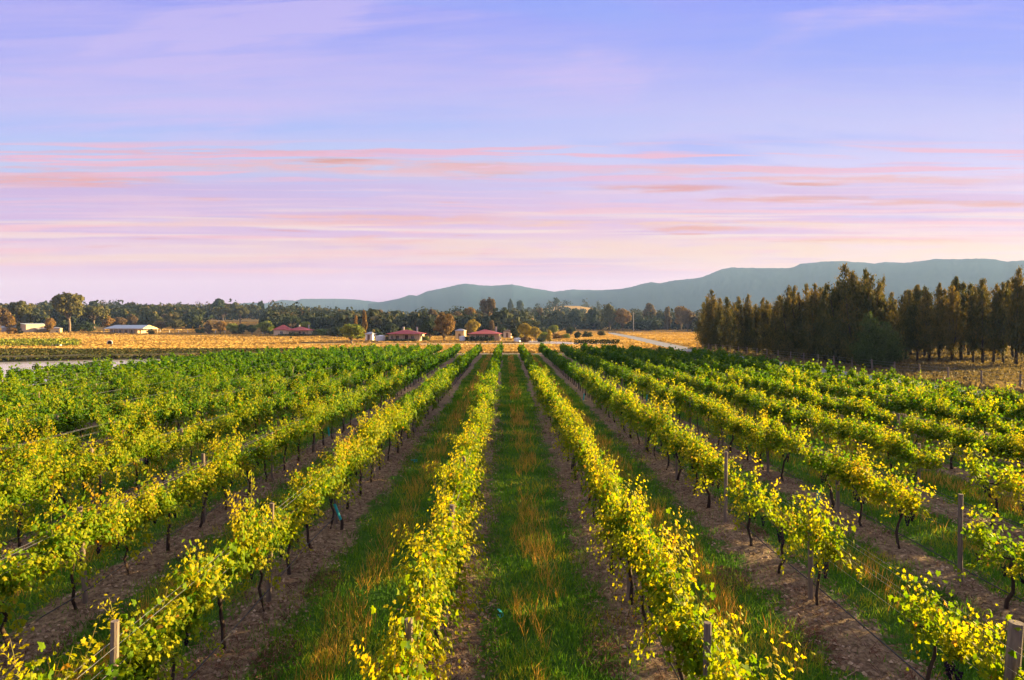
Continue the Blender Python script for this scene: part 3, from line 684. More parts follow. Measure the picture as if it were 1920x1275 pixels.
# teal plastic vine guards still on or under young vines
def guard(x, y, z, h, rx, ry, rz, lab):
    a = np.linspace(-1.9, 1.9, 8); g = Geo()
    V = [(0.045 * math.cos(t), 0.045 * math.sin(t), q) for q in (0, h * .5, h) for t in a]
    V += [(0.042 * math.cos(t), 0.042 * math.sin(t), q) for q in (0, h * .5, h) for t in a]
    Q = [(r_ * 8 + c, r_ * 8 + c + 1, (r_ + 1) * 8 + c + 1, (r_ + 1) * 8 + c) for r_ in range(2) for c in range(7)]
    Q += [tuple(24 + v for v in f[::-1]) for f in Q]
    Q += [(c + 1, c, 24 + c, 25 + c) for c in range(7)] + [(16 + c, 17 + c, 41 + c, 40 + c) for c in range(7)]
    Q += [(0, 8, 32, 24), (8, 16, 40, 32), (8 + 7, 7, 31, 39), (23, 15, 39, 47)]
    g.add(V, Q); o = g.obj('vine_guard', M['teal_plastic']); o.location = (x, y, z); o.rotation_euler = (rx, ry, rz)
    return tag(o, lab, 'vine guard', 'teal plastic vine guards')
guard(PX(610, 15.4) + 0.36, 15.2, 0.32, 0.38, 0.1, -0.35, 0.4, 'bright teal plastic guard leaning on a stump beside the left lane soil strip')
guard(PX(573, 14.2), 14.2, 0.06, 0.14, 1.3, 0.1, 0.4, 'small teal plastic scrap lying on the soil below the leaning guard')
guard(PX(616, 27), 27, 0.25, 0.34, 0.15, -0.1, 0.4, 'teal guard hanging under the second left row halfway along')
guard(PX(770, 23), 23, 0.06, 0.22, 1.45, 0.0, 1.2, 'teal plastic sleeve lying flat on the soil left of the centre row')
guard(PX(934, 10.9), 10.9, 0.06, 0.22, 1.4, 0.0, 0.2, 'thin dark teal sleeve on the soil right of the centre row')
guard(PX(1094, 40), 40, 0.2, 0.4, 0.1, 0.1, 0.2, 'far teal guard under the second row to the right')
guard(PX(1213, 37), 37, 0.5, 0.35, 0.1, 0.1, 0.2, 'teal guard standing under the third row to the right')
guard(PX(1537, 15.8), 15.8, 0.5, 0.3, 0.1, 0.1, 0.2, 'pale teal guard on a thin vine beside the grey right post')
g = Geo(); g.tube([(0, 0, 0), (0.01, 0.02, 0.2), (-0.02, 0.0, 0.36)], [0.04, 0.035, 0.028], 8)
o = g.obj('vine_stump', M['vine_bark']); o.location = (PX(612, 15.4) + 0.36, 15.25, 0.03); tag(o, 'short dark dead vine stump under the leaning teal guard', 'stump')

# ------------------------------------------------------------------ grass, litter
BLV = [(-.5, 0, 0), (.5, 0, 0), (.32, .12, .55), (-.32, .12, .55), (0, .42, 1.0)]
def blades(G, n, ymin, ymax, sel, h, w, mat=0, tonef=None, lean=0.35, power=1.6, z0=0.04, xr=None, seed=1):
    r = np.random.default_rng(seed)
    u = r.random(n); y = ymin + (ymax - ymin) * u ** power
    x = (r.random(n) * 2 - 1) * (0.78 * y + 1.0)
    if xr: x = r.uniform(xr[0], xr[1], n)
    k = sel(x, y, r); x, y = x[k], y[k]; n = len(x)
    D = np.hypot(x, y)
    hh = r.uniform(h[0], h[1], n); ww = w * np.maximum(1.0, D / 14)
    yaw = r.uniform(0, 2 * PI, n); nrm = np.stack([r.normal(0, lean, n), r.normal(0, lean, n), np.ones(n)], -1)
    V = np.stack([x, y, np.full(n, z0)], -1)
    T1 = np.array(BLV); Rm = rot_frames(nrm, yaw); S = np.stack([ww, hh * 0.8, hh], -1)
    P = V[:, None, :] + np.einsum('nij,nkj->nki', Rm, T1[None] * S[:, None, :])
    base = (np.arange(n) * 5)[:, None]
    tn = np.repeat(tonef(x, y, r) if tonef else r.random(n), 5)
    G.add(P.reshape(-1, 3), base + np.array([[0, 1, 2, 3]]), mat, tn)
    q = s0 = G.n - n * 5
    G.F.setdefault((3, mat), []).append(base + np.array([[3, 2, 4]]) + s0)
def rowd(x): return np.abs(((x - ROW0 + 60 + 1.5) % 3) - 1.5)
def pn(x, y, s, seed):
    r = np.random.default_rng(seed); v = 0
    for k in range(5):
        a, b, c = r.normal(0, s * 1.6 ** k, 2).tolist() + [r.uniform(0, 6.28)]
        v = v + np.sin(a * x + b * y + c) / 1.35 ** k
    return v / 2.2
G = Geo()
blades(G, 370000, 4.2, 40, lambda x, y, r: (rowd(x) + pn(x, y, 1.5, 4) * .34 > 0.47 + r.normal(0, .14, len(x))) & (r.random(len(x)) < 0.75 + 0.4 * pn(x, y, 2.5, 8)), (0.05, 0.17), 0.015,
       tonef=lambda x, y, r: np.clip(0.47 + 0.40 * pn(x, y, 1.2, 6) + r.normal(0, .16, len(x)) + 0.12 * smooth(1.1, 1.4, rowd(x)), 0, 1), seed=2)
blades(G, 32000, 4.2, 30, lambda x, y, r: (rowd(x) < 0.7) & (pn(x, y, 1.8, 14) > 0.25), (0.05, 0.20), 0.014, seed=3,
       tonef=lambda x, y, r: np.clip(0.4 + r.normal(0, .2, len(x)), 0, 1))
blades(G, 150000, 36, 100, lambda x, y, r: (rowd(x) + pn(x, y, 1.5, 4) * .26 > 0.5), (0.08, 0.2), 0.02, power=1.0, xr=(-13, 14), seed=12,
       tonef=lambda x, y, r: np.clip(0.5 + 0.25 * pn(x, y, 1.2, 6) + r.normal(0, .16, len(x)), 0, 1))
tag(G.obj('lane_grass', M['grass_green']), 'green grass growing in the lanes between the vine rows', 'grass', kind='stuff')
G = Geo()
def tallsel(x, y, r):
    lane = np.floor((x - ROW0 + 60) / 3); c = rowd(x)
    amt = np.choose((lane.astype(int)) % 3, [0.9, 0.6, 0.75])
    return (c > 1.26 - 0.20 * (pn(x, y, 1.0, 21) > 0.1)) & (pn(x * 2.0, y * 0.6, 0.9, 22) > -0.25 - 0.5 * (lane == 19)) & (r.random(len(x)) < amt)
blades(G, 160000, 4.4, 34, tallsel, (0.16, 0.42), 0.008, lean=0.28, seed=5)
blades(G, 50000, 30, 100, lambda x, y, r: (rowd(x) > 1.15) & (pn(x * 2.0, y * 0.3, 0.9, 22) > -0.4), (0.18, 0.4), 0.012, lean=0.28, power=1.0, xr=(-13, 14), seed=15)
tag(G.obj('tall_dry_grass', M['grass_dry']), 'tall straw coloured seeding grass along the middle of the lanes', 'dry grass', kind='stuff')
G = Geo(); r = np.random.default_rng(8); n = 130000
y = 6.5 + 26 * r.random(n) ** 1.5; x = (r.random(n) * 2 - 1) * (0.78 * y + 1); k = (rowd(x) < 0.85) & (pn(x, y, 1.2, 31) > -0.35); x, y = x[k], y[k]; n = len(x)
nr = np.stack([r.normal(0, .5, n), r.normal(0, .5, n), np.ones(n)], -1)
S = np.stack([r.uniform(.02, .10, n), r.uniform(.006, .022, n), np.full(n, .03)], -1) * np.maximum(1, y / 14)[:, None]
scatter(G, QUAD_V, QUAD_F, np.stack([x, y, 0.075 + 0.05 * np.exp(-(rowd(x) / .5) ** 2) + r.uniform(0, .02, n)], -1), rot_frames(nr, r.uniform(0, 6.28, n)), S)
for (cx, cy, rr_) in ((PX(1500, 11.6) - .9, 12.3, .5), (PX(1560, 9.6) - 0.1, 9.8, .6), (PX(1420, 15.4) - .2, 15.2, .5), (PX(590, 11.7), 12.1, .5), (1.35, 9.5, .5), (-3.2, 9.4, .5)):
    m = 700; a = r.uniform(0, 6.28, m); q = rr_ * np.sqrt(r.random(m)); px_ = cx + np.cos(a) * q * .7; py_ = cy + np.sin(a) * q * 1.3
    S = np.stack([r.uniform(.04, .16, m), r.uniform(.006, .014, m), np.full(m, .02)], -1)
    nr = np.stack([r.normal(0, .8, m), r.normal(0, .8, m), np.ones(m)], -1)
    scatter(G, QUAD_V, QUAD_F, np.stack([px_, py_, 0.06 + .14 * (1 - q / rr_) * r.random(m)], -1), rot_frames(nr, r.uniform(0, 6.28, m)), S, tone=np.clip(r.normal(.35, .2, m), 0, 1))
m = 9000; y = 6.5 + 24 * r.random(m) ** 1.4; x = (r.random(m) * 2 - 1) * (0.78 * y + 1); k = rowd(x) < 0.7; x, y = x[k], y[k]; m = len(x)
S = np.stack([r.uniform(.12, .42, m), r.uniform(.008, .016, m), np.full(m, .06)], -1)
scatter(G, QUAD_V, QUAD_F, np.stack([x, y, 0.085 + .05 * np.exp(-(rowd(x) / .5) ** 2) + r.uniform(0, .03, m)], -1), rot_frames(np.stack([r.normal(0, .3, m), r.normal(0, .3, m), np.ones(m)], -1), r.uniform(0, 6.28, m)), S, tone=np.clip(r.normal(.45, .3, m), 0, 1))
CL_V = [(-.5, -.3, 0), (.3, -.5, 0), (.5, .35, 0), (-.25, .5, 0), (0, 0, .5)]; CL_F = [(0, 1, 4), (1, 2, 4), (2, 3, 4), (3, 0, 4)]
m = 40000; y = 6.5 + 24 * r.random(m) ** 1.5; x = (r.random(m) * 2 - 1) * (0.78 * y + 1); k = (rowd(x) < 0.75) & (pn(x, y, 2.2, 61) > -.2); x, y = x[k], y[k]; m = len(x)
scatter(G, CL_V, CL_F, np.stack([x, y, 0.035 + .07 * np.exp(-(rowd(x) / .55) ** 2)], -1), rot_frames(np.tile([0., 0, 1], (m, 1)) + r.normal(0, .15, (m, 3)), r.uniform(0, 6.28, m)), r.uniform(.02, .075, m), 1, tone=r.random(m))
tag(G.obj('dead_cuttings', [M['litter'], M['clod']]), 'brown dead cuttings and leaf litter on the soil strips under the vines', 'litter', kind='stuff')

# ------------------------------------------------------------------ trees
def tree_geo(seed, shape='round', nclump=26, per=70, leaf=0.055, trunk=0.28, gap=0.0):
    """unit tree: height 1, crown width 1 in x and y; scaled when placed"""
    r = np.random.default_rng(seed); T = Geo(); Cg = Geo()
    z0 = trunk
    T.tube([(0, 0, -0.02), (r.normal(0, .01), r.normal(0, .01), z0 * .5), (r.normal(0, .015), r.normal(0, .015), z0), (r.normal(0, .03), r.normal(0, .03), z0 + (1 - z0) * .55)], [0.045, 0.034, 0.028, 0.008], 7)
    cs = []
    for k in range(nclump):
        if shape in ('round', 'gum'):
            v = r.normal(0, 1, 3); v /= np.linalg.norm(v); q = r.uniform(.35, .95)
            c = np.array([v[0] * q * .40, v[1] * q * .40, z0 + (1 - z0) * (0.54 + v[2] * q * .40)]); s = r.uniform(.10, .18)
        elif shape == 'spread':
            a = r.uniform(0, 6.28); q = math.sqrt(r.random()) * .42
            c = np.array([math.cos(a) * q, math.sin(a) * q, z0 + (1 - z0) * (0.78 - q * q * 1.6 + r.normal(0, .10))]); s = r.uniform(.09, .15)
        elif shape == 'low':
            a = r.uniform(0, 6.28); q = math.sqrt(r.random()) * .40
            c = np.array([math.cos(a) * q, math.sin(a) * q, 0.12 + .72 * r.random() * (1 - q * 1.1)]); s = r.uniform(.12, .19)
        else:                               # slender / conical
            t = r.random(); a = r.uniform(0, 6.28); q = (1 - t * .85) * .36 * math.sqrt(r.random())
            c = np.array([math.cos(a) * q, math.sin(a) * q, z0 + (1 - z0) * (0.08 + t * .86)]); s = r.uniform(.08, .14)
        cs.append((c, s))
        if k % 3 == 0:
            b0 = np.array([0, 0, z0 * r.uniform(.75, 1.2)]); T.tube([b0, b0 * .5 + c * .5 + r.normal(0, .02, 3), c], [0.016, 0.010, 0.004], 5)
    for c, s in cs:
        q = r.normal(0, 1, (per, 3)); q /= np.linalg.norm(q, axis=1)[:, None]
        p = c + q * s * r.uniform(.45, 1.12, per)[:, None] * np.array([1.15, 1.15, .80])
        nr = q + r.normal(0, .5, (per, 3)) + np.array([0, 0, .3])
        tn = np.clip(r.normal(.5, .10) + r.normal(0, .15, per), 0, 1)
        k = p[:, 2] > 0.02
        scatter(Cg, CLUMP_V, CLUMP_F, p[k], rot_frames(nr, r.uniform(0, 6.28, per))[k], (r.uniform(.6, 1.3, per) * leaf)[k], 0, tn[k])
    return T, Cg
TREES = {}
def tree_meshes(shape, var, leafmat, bark):
    key = (shape, var, leafmat, bark)
    if key not in TREES:
        tr = {'round': .12, 'gum': .36, 'spread': .38, 'low': .04, 'slim': .06}[shape]
        T, Cg = tree_geo(500 + var * 7 + len(shape), shape, {'round': 46, 'gum': 50, 'spread': 32, 'low': 28, 'slim': 32}[shape], 90, .062, tr)
        TREES[key] = (T.mesh('trunk', [M[bark]], True), Cg.mesh('crown', [M[leafmat]]))
    return TREES[key]
treer = np.random.default_rng(55)
def tree(label, shape, mat, xp, D, ytop, wpx, cat='tree', name='broadleaf_tree', bark='tree_bark', group=None, var=None, zb=None):
    x = PX(xp, D); z = float(ground_h(x, D)) if zb is None else zb
    h = ZP(ytop, D) - z; w = wpx / F * D
    T, Cm = tree_meshes(shape, int(treer.integers(4)) if var is None else var, mat, bark)
    o = thing(name, label, cat, (x, D, z - 0.03), treer.uniform(0, 6.28), group); o.scale = (w, w, h)
    link('trunk', T, o); link('crown', Cm, o); return o
tl = [
 ('tall round headed tree with pale bare trunk standing left of the long veranda house', 'gum', 'crown_olive', 134, 286, 547, 60, 'tree', 'broadleaf_tree', 'tree_bark', None, 5),
 ('broad olive tree behind the left end of the cream shed', 'round', 'crown_olive', 45, 300, 563, 58),
 ('brown olive tree at the far left edge of the picture', 'round', 'crown_brown', 4, 290, 571, 42),
 ('second brown tree behind the left edge tree', 'round', 'crown_orange', 22, 285, 590, 26),
 ('wide flat crowned tree just right of the tall round tree', 'spread', 'crown_olive', 180, 312, 573, 48),
 ('small orange lit tree between shed and tall round tree', 'round', 'crown_orange', 98, 272, 592, 20),
 ('orange leafed small tree in front of the grey shed end', 'low', 'crown_orange', 28, 266, 609, 18),
 ('dark narrow tree against the cream shed wall', 'slim', 'crown_olive', 40, 268, 603, 16),
 ('dark bush left of the pale trunk of the tall tree', 'low', 'crown_dark', 119, 296, 597, 36),
 ('dark bush right of the pale trunk of the tall tree', 'low', 'crown_dark', 158, 296, 596, 42),
 ('orange tree above the left end of the veranda roof', 'round', 'crown_orange', 205, 325, 589, 24),
 ('brown tree behind the middle of the veranda roof', 'round', 'crown_brown', 228, 335, 592, 26),
 ('brown tree behind the right gable of the long house', 'round', 'crown_brown', 252, 345, 588, 24),
 ('round bush at the right end of the veranda house', 'low', 'crown_olive', 285, 282, 612, 14),
 ('tallest tree on the left skyline with forked crown', 'round', 'crown_dark', 412, 520, 556, 26),
 ('thin trunked tree right of the tallest skyline tree', 'spread', 'crown_olive', 420, 430, 575, 30),
 ('thin trunked spreading tree above the pale clearing', 'spread', 'crown_olive', 452, 430, 573, 30),
 ('small dark tree on the skyline left of the far hills', 'round', 'crown_dark', 444, 560, 563, 14),
 ('dark skyline tree just left of the far blue hills', 'round', 'crown_dark', 492, 560, 563, 18),
 ('leftmost tree of the row along the dry field', 'slim', 'crown_brown', 393, 292, 601, 22),
 ('tawny tree second in the row along the dry field', 'round', 'crown_orange', 415, 292, 600, 24),
 ('green round tree third in the row along the dry field', 'round', 'crown_bright', 437, 290, 603, 24),
 ('small green tree fourth in the row along the dry field', 'round', 'crown_dark', 457, 290, 605, 18),
 ('dark green tree fifth in the row along the dry field', 'round', 'crown_dark', 474, 290, 607, 22),
 ('largest tree of the row, golden on its right side', 'round', 'crown_bright', 498, 286, 599, 34),
 ('pale green low tree left of the maroon roofed house', 'low', 'crown_bright', 516, 290, 606, 20),
 ('dark umbrella shaped tree behind the far maroon roofed house', 'spread', 'crown_dark', 547, 285, 592, 34),
 ('golden green tree right behind the far maroon roofed house', 'round', 'crown_bright', 573, 272, 600, 30),
 ('low golden bush sloping down right of the far house', 'low', 'crown_bright', 592, 268, 611, 30),
 ('small shrub in front of the far maroon roofed house', 'low', 'crown_olive', 553, 246, 619, 20),
 ('sapling standing alone in the dry field', 'slim', 'crown_olive', 547, 205, 631, 9),
 ('bright green round tree standing on the vineyard edge', 'round', 'crown_bright', 660, 162, 602, 46),
 ('slender orange tree behind the bright green round tree', 'slim', 'crown_orange', 684, 212, 583, 18),
 ('shorter orange tree between the slender and bright green trees', 'slim', 'crown_orange', 668, 215, 590, 14),
 ('dark round tree behind the bright green tree on its left', 'round', 'crown_dark', 633, 232, 610, 26),
 ('small yellow tree beside the pale shed left of the cottage', 'slim', 'crown_yellow', 701, 186, 617, 13),
 ('dark tree behind the left side of the near left cottage', 'round', 'crown_dark', 732, 235, 603, 30),
 ('low green tree behind the chimneys of the left cottage', 'low', 'crown_bright', 768, 232, 609, 30),
 ('green tree behind the pale tank left of the cottage', 'low', 'crown_dark', 706, 225, 607, 26),
 ('dark green tree between the cottages, left of the orange one', 'round', 'crown_dark', 806, 195, 596, 42),
 ('large orange lit tree between the two cottages', 'round', 'crown_orange', 833, 182, 584, 50),
 ('yellow green tree behind the left side of the right cottage', 'round', 'crown_yellow', 885, 215, 597, 34),
 ('tall brown gum tree towering behind the right cottage', 'gum', 'crown_brown', 915, 330, 560, 36),
 ('brown gum tree left of the tallest brown one', 'round', 'crown_orange', 882, 335, 571, 28),
 ('dull brown gum tree behind the orange tree', 'round', 'crown_brown', 858, 345, 580, 26),
 ('small brown tree beneath the tall gum behind the cottage', 'slim', 'crown_brown', 922, 250, 600, 20),
 ('green tree right of the right cottage', 'round', 'crown_dark', 966, 190, 612, 24),
 ('yellow round tree right of the right cottage', 'round', 'crown_yellow', 985, 186, 601, 28),
 ('second yellow tree right of the cottage, slightly lower', 'round', 'crown_yellow', 1004, 184, 610, 24),
 ('small upright orange tree beside the white pond', 'slim', 'crown_yellow', 1030, 172, 619, 18),
 ('brown dome shaped bush on the pond edge', 'low', 'crown_brown', 986, 172, 626, 24),
 ('low dark bush between pond edge and yellow trees', 'low', 'crown_dark', 1014, 176, 631, 18),
 ('small dark green tree standing alone beside the road', 'round', 'crown_dark', 1083, 196, 621, 17),
 ('dark round tree behind the pond with golden top', 'round', 'crown_bright', 1038, 262, 607, 24),
 ('dark tree behind the lone small green tree', 'round', 'crown_dark', 1070, 262, 611, 20),
 ('dark tree left of the golden topped one behind the pond', 'low', 'crown_dark', 1018, 268, 607, 22),
 ('broad golden topped tree left of the utility pole', 'round', 'crown_olive', 1144, 415, 569, 38),
 ('rounded golden tree nearest the utility pole', 'round', 'crown_orange', 1168, 410, 574, 34),
 ('dark wide domed tree right of the utility pole', 'low', 'crown_dark', 1214, 408, 586, 58),
 ('brown tree rising above the dark domed tree', 'round', 'crown_brown', 1219, 480, 564, 26),
 ('golden round tree left of the tall dark pines', 'round', 'crown_orange', 1278, 402, 569, 36),
 ('brown tree between the domed tree and the golden one', 'slim', 'crown_brown', 1252, 430, 576, 26),
 ('dark tree at the left of the golden topped pair', 'round', 'crown_dark', 1112, 430, 575, 34),
 ('dark tree below the pale hill clearing', 'round', 'crown_dark', 1078, 440, 578, 36),
 ('olive tree in the tree belt behind the pond', 'round', 'crown_olive', 1046, 430, 580, 34),
 ('brown olive tree in the belt behind the yellow trees', 'slim', 'crown_brown', 1012, 420, 579, 30),
 ('small round tree on the skyline beside the pale clearing', 'round', 'crown_dark', 958, 800, 559, 14),
 ('small dark tree on top of the pale hill clearing', 'round', 'crown_dark', 1044, 900, 557, 12),
 ('dark tree on the hill left of the pale clearing', 'round', 'crown_dark', 975, 820, 560, 16),
]
tl += [
 ('low green shrub at the left foot of the slender orange tree', 'low', 'crown_bright', 676, 205, 618, 22),
 ('dark low shrub right of the pale tank', 'low', 'crown_dark', 728, 190, 627, 12),
 ('green shrub between left cottage and dark tree', 'low', 'crown_bright', 797, 182, 625, 16),
 ('dark round shrub behind the right cottage roof end', 'low', 'crown_dark', 938, 225, 606, 24),
 ('golden shrub beside the yellow tree right of the right cottage', 'low', 'crown_yellow', 972, 196, 622, 22),
 ('green bush right of the second yellow tree', 'low', 'crown_bright', 1020, 200, 617, 24),
 ('orange bush beyond the pond edge', 'low', 'crown_orange', 1046, 205, 621, 20),
 ('low green bush right of the orange bush beyond the pond', 'low', 'crown_bright', 1060, 212, 622, 18),
 ('dark low bush by the start of the long hedge', 'low', 'crown_dark', 1100, 230, 617, 20),
 ('small round bush in the paddock left of the road', 'low', 'crown_olive', 1128, 260, 617, 16),
 ('row end bush at the right end of the dry field tree row', 'low', 'crown_bright', 612, 262, 612, 30),
 ('dark bush left of the bright green edge tree', 'low', 'crown_dark', 640, 235, 614, 26),
 ('olive bush between the far house and the slender tree', 'low', 'crown_olive', 626, 250, 610, 24),
 ('dusty bush in the tree row gap by the dry field', 'low', 'crown_olive', 447, 296, 611, 22),
 ('small dark bush at the left end of the dry field tree row', 'low', 'crown_dark', 376, 298, 612, 20),
 ('olive tree behind the white field fence', 'round', 'crown_olive', 330, 318, 596, 34),
 ('brown tree behind the white field fence, left part', 'round', 'crown_brown', 305, 318, 599, 30)]
for t in tl: tree(*t)
r_ = np.random.default_rng(91)
belt = ['dull green tree of the wood edge behind the left house', 'dark tree of the wood edge behind the dry field', 'brownish tree of the wood edge behind the cottages', 'dark tree of the wood edge above the cottage roofs']
fill = [(298, 360, 592, 34), (318, 380, 585, 36), (340, 375, 590, 38), (362, 400, 583, 34), (520, 400, 583, 34), (598, 330, 590, 38), (618, 350, 584, 34), (640, 330, 586, 34), (712, 330, 580, 36), (744, 340, 582, 36),
        (780, 330, 580, 36), (812, 340, 578, 34), (944, 340, 582, 36), (978, 350, 584, 34), (570, 360, 580, 34), (545, 380, 578, 30), (1290, 380, 576, 34), (75, 340, 580, 30), (90, 360, 577, 24), (660, 360, 582, 30), (696, 370, 580, 30)]
places = ['right of the long veranda house', 'second to the right of the veranda house', 'behind the left of the white field fence', 'behind the pale left clearing', 'left of the far maroon house', 'right of the far maroon house',
          'between far maroon house and slender orange tree', 'left of the bright green round tree', 'above the pale tank', 'behind the left cottage roof', 'right of the left cottage chimneys', 'left behind the orange tree',
          'right of the tall brown gum', 'behind the yellow trees', 'behind the dark umbrella tree', 'left behind the umbrella tree', 'beside the tall dark pines', 'above the cream shed', 'left of the tall round headed tree',
          'behind the bright green round tree', 'right of the slender orange tree']
for (xp, D, yt, w), pl in zip(fill, places):
    m = ['crown_dark', 'crown_brown', 'crown_olive', 'crown_dark'][int(r_.integers(4))]
    tree({'crown_dark': 'dark green', 'crown_brown': 'brownish', 'crown_olive': 'olive'}[m] + ' tree of the wood edge ' + pl, ['round', 'slim', 'round'][int(r_.integers(3))], m, xp, D, yt, w, group='trees along the wood edge')

# far woodland that reads as one mass
def woodland():
    r = np.random.default_rng(17); G = Geo(); n = 0
    tries = 0
    pos = []
    while len(pos) < 5600 and tries < 60000:
        tries += 1
        D = 250 + 1120 * r.random() ** 1.15; xp = r.uniform(-260, 2300); x = PX(xp, D); y = D
        az = math.degrees(math.atan2(x, y))
        if D < (335 if xp < 380 else 355 if xp < 500 else 305 if xp < 640 else 262): continue
        if 375 < xp < 508 and 355 < D < 500: continue                      # pale clearing behind the left trees
        if (1085 < xp and D < 370) or (990 < xp <= 1085 and D < 400): continue
        if 1085 < xp < 1300 and D < 425: continue
        if 975 < xp < 1190 and 780 < D < 1060 and r.random() < 0.93: continue   # pale hill clearing
        if 1190 <= xp < 1700 and 700 < D and r.random() < 0.6: continue
        pos.append((x, y, D))
    for x, y, D in pos:
        z = float(ground_h(x, y)); h = r.uniform(8, 13) * (0.70 + 0.30 * min(1, max(0, (D - 280) / 250))) * (1.25 if r.random() < .12 else 1); w = r.uniform(8, 13) * .5
        k = int(np.clip(52000 / D, 42, 120)); q = r.normal(0, 1, (k, 3)); q /= np.linalg.norm(q, axis=1)[:, None]
        c = r.normal(0, .28, (4, 3)); cc = c[r.integers(4, size=k)]
        p = cc * np.array([w, w, h * .3]) + q * r.uniform(.5, 1, k)[:, None] * np.array([w * .75, w * .75, h * .30]) + np.array([x, y, z + h * .62])
        p[:, 2] = np.clip(p[:, 2], z + .5, z + h * 1.1)
        # lower skirt of foliage and stems keeps the mass closed towards the ground
        low = r.random(k) < .25; p[low, 2] = z + r.uniform(.3, h * .5, low.sum())
        tn = np.clip(r.normal(.42, .12) + r.normal(0, .14, k), 0, 1)
        scatter(G, CLUMP_V, CLUMP_F, p, rot_frames(q + r.normal(0, .5, (k, 3)), r.uniform(0, 6.28, k)), r.uniform(.8, 1.5, k) * 1.5, 0, tn)
    return G.obj('woodland', M['wood_far'])
tag(woodland(), 'dark eucalypt woodland covering the low rise along the horizon', 'woodland', kind='stuff')

# ------------------------------------------------------------------ belt of tall she-oaks on the right
def sheoak(seed, bushy=False):
    """10 m tall feathery tree"""
    r = np.random.default_rng(seed); T = Geo(); Cg = Geo(); H = 10.0
    tops = [(0, 0, H)] + [(r.normal(0, .75), r.normal(0, .75), H * r.uniform(.72, .95)) for _ in range(int(r.integers(3, 7)))]
    T.tube([(0, 0, -.2), (r.normal(0, .1), r.normal(0, .1), 3), (r.normal(0, .15), r.normal(0, .15), 6), tops[0]], [.17, .13, .09, .015], 7)
    for t in tops[1:]:
        z = r.uniform(1.2, 3.5); T.tube([(0, 0, z), (t[0] * .6, t[1] * .6, z + 2), (t[0], t[1], t[2])], [.09, .06, .01], 5)
    P, Nn, S, Tn = [], [], [], []
    zmin = 0.25 if bushy else 1.45
    for t in tops:
        t = np.array(t); nb = 74 if t[2] == H else 36
        for k in range(nb):
            f = r.random() ** .85; z = zmin + (t[2] - zmin) * f
            ax = np.array([t[0], t[1]]) * min(1, z / (t[2])) 
            env = (1.95 * (1 - f) ** .80 + .10) * (1.0 if not bushy else 1.15) * (.55 + .45 * min(1, (z - zmin + .8) / 2.2)) * (0.72 if t[2] != H else 1)
            a = r.uniform(0, 6.28); L = env * r.uniform(.55, 1.1)
            b0 = np.array([ax[0], ax[1], z - .3]); b1 = np.array([ax[0] + math.cos(a) * L, ax[1] + math.sin(a) * L, z + L * r.uniform(.5, 1.2)])
            if k % 2 == 0: T.tube([b0, b0 * .5 + b1 * .5 + (0, 0, -.06 * L), b1], [.022, .013, .005], 3, cap=False)
            m = int(44 * (.35 + L)); s = r.random(m) ** .7
            q = b0 + (b1 - b0) * s[:, None] + r.normal(0, 1, (m, 3)) * np.array([.13, .13, .18]) * (.45 + .75 * L)
            tone = np.clip(r.normal(.42, .13) + r.normal(0, .15, m) + .20 * f, 0, 1)  # tone warms towards the tip, painting in the sunlit tops
            P.append(q); Tn.append(tone)
            Nn.append(np.stack([r.normal(0, 1, m), r.normal(0, 1, m), r.normal(0, .35, m)], -1))
            S.append(np.stack([r.uniform(.05, .10, m), r.uniform(.20, .42, m), np.full(m, .1)], -1))
    P = np.concatenate(P); Nn = np.concatenate(Nn); S = np.concatenate(S); Tn = np.concatenate(Tn)
    Rm = rot_frames(Nn, r.normal(0, .35, len(P)))
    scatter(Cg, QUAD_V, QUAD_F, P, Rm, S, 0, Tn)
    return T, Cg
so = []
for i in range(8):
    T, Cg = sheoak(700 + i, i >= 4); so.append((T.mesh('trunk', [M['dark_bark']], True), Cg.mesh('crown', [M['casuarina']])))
Tg, Cg_ = sheoak(711, True); so_green = (Tg.mesh('trunk', [M['dark_bark']], True), Cg_.mesh('crown', [M['casuarina_green']]))
cr = np.random.default_rng(31); sn = 0
def she(xp, D, yt, fat, label, green=False, open_=False, x=None, bush=False):
    x = PX(xp, D) if x is None else x; h = ZP(yt, D)
    T, Cm = so_green if green else (so[int(cr.integers(4))] if open_ else so[4 + int(cr.integers(4))] if bush else so[int(cr.integers(8))])
    o = thing('she_oak', label, 'tree', (x, D, -0.02), cr.uniform(0, 6.28), 'tall dark feathery trees in the belt on the right')
    s = h / 10.0 * cr.uniform(0.93, 1.05); o.scale = (s * fat * cr.uniform(.85, 1.15), s * fat * cr.uniform(.85, 1.15), s); o.rotation_euler = (cr.normal(0, .035), cr.normal(0, .035), o.rotation_euler.z); link('trunk', T, o); link('crown', Cm, o)
front = [(1322, 126, 566), (1334, 121, 545), (1352, 117, 552), (1366, 113, 562), (1386, 109, 549), (1402, 105, 547), (1421, 101, 553), (1440, 98, 560), (1458, 95, 552), (1474, 92, 541), (1492, 89, 537), (1510, 86, 535),
         (1530, 83, 532), (1551, 80, 531), (1572, 77, 519), (1591, 75, 499), (1610, 73, 502), (1628, 76, 512), (1650, 74, 528), (1674, 77, 538)]
ordl = ordw + ['sixteenth', 'seventeenth', 'eighteenth', 'nineteenth', 'twentieth']
for k, (xp, D, yt) in enumerate(front):
    she(xp, D, yt, cr.uniform(1.0, 1.25), ('tallest dark feathery tree, spiky top, ' if yt == 499 else 'dark feathery tree, ') + ordl[k] + ' from the left in the belt behind the fence', bush=True)
back = [(1345, 128, 560), (1376, 120, 566), (1412, 112, 562), (1448, 105, 563), (1466, 104, 556), (1484, 98, 552), (1502, 95, 546), (1522, 92, 540), (1544, 90, 538), (1566, 86, 536), (1584, 84, 528), (1604, 83, 525), (1640, 84, 533), (1662, 86, 541), (1690, 88, 535)]
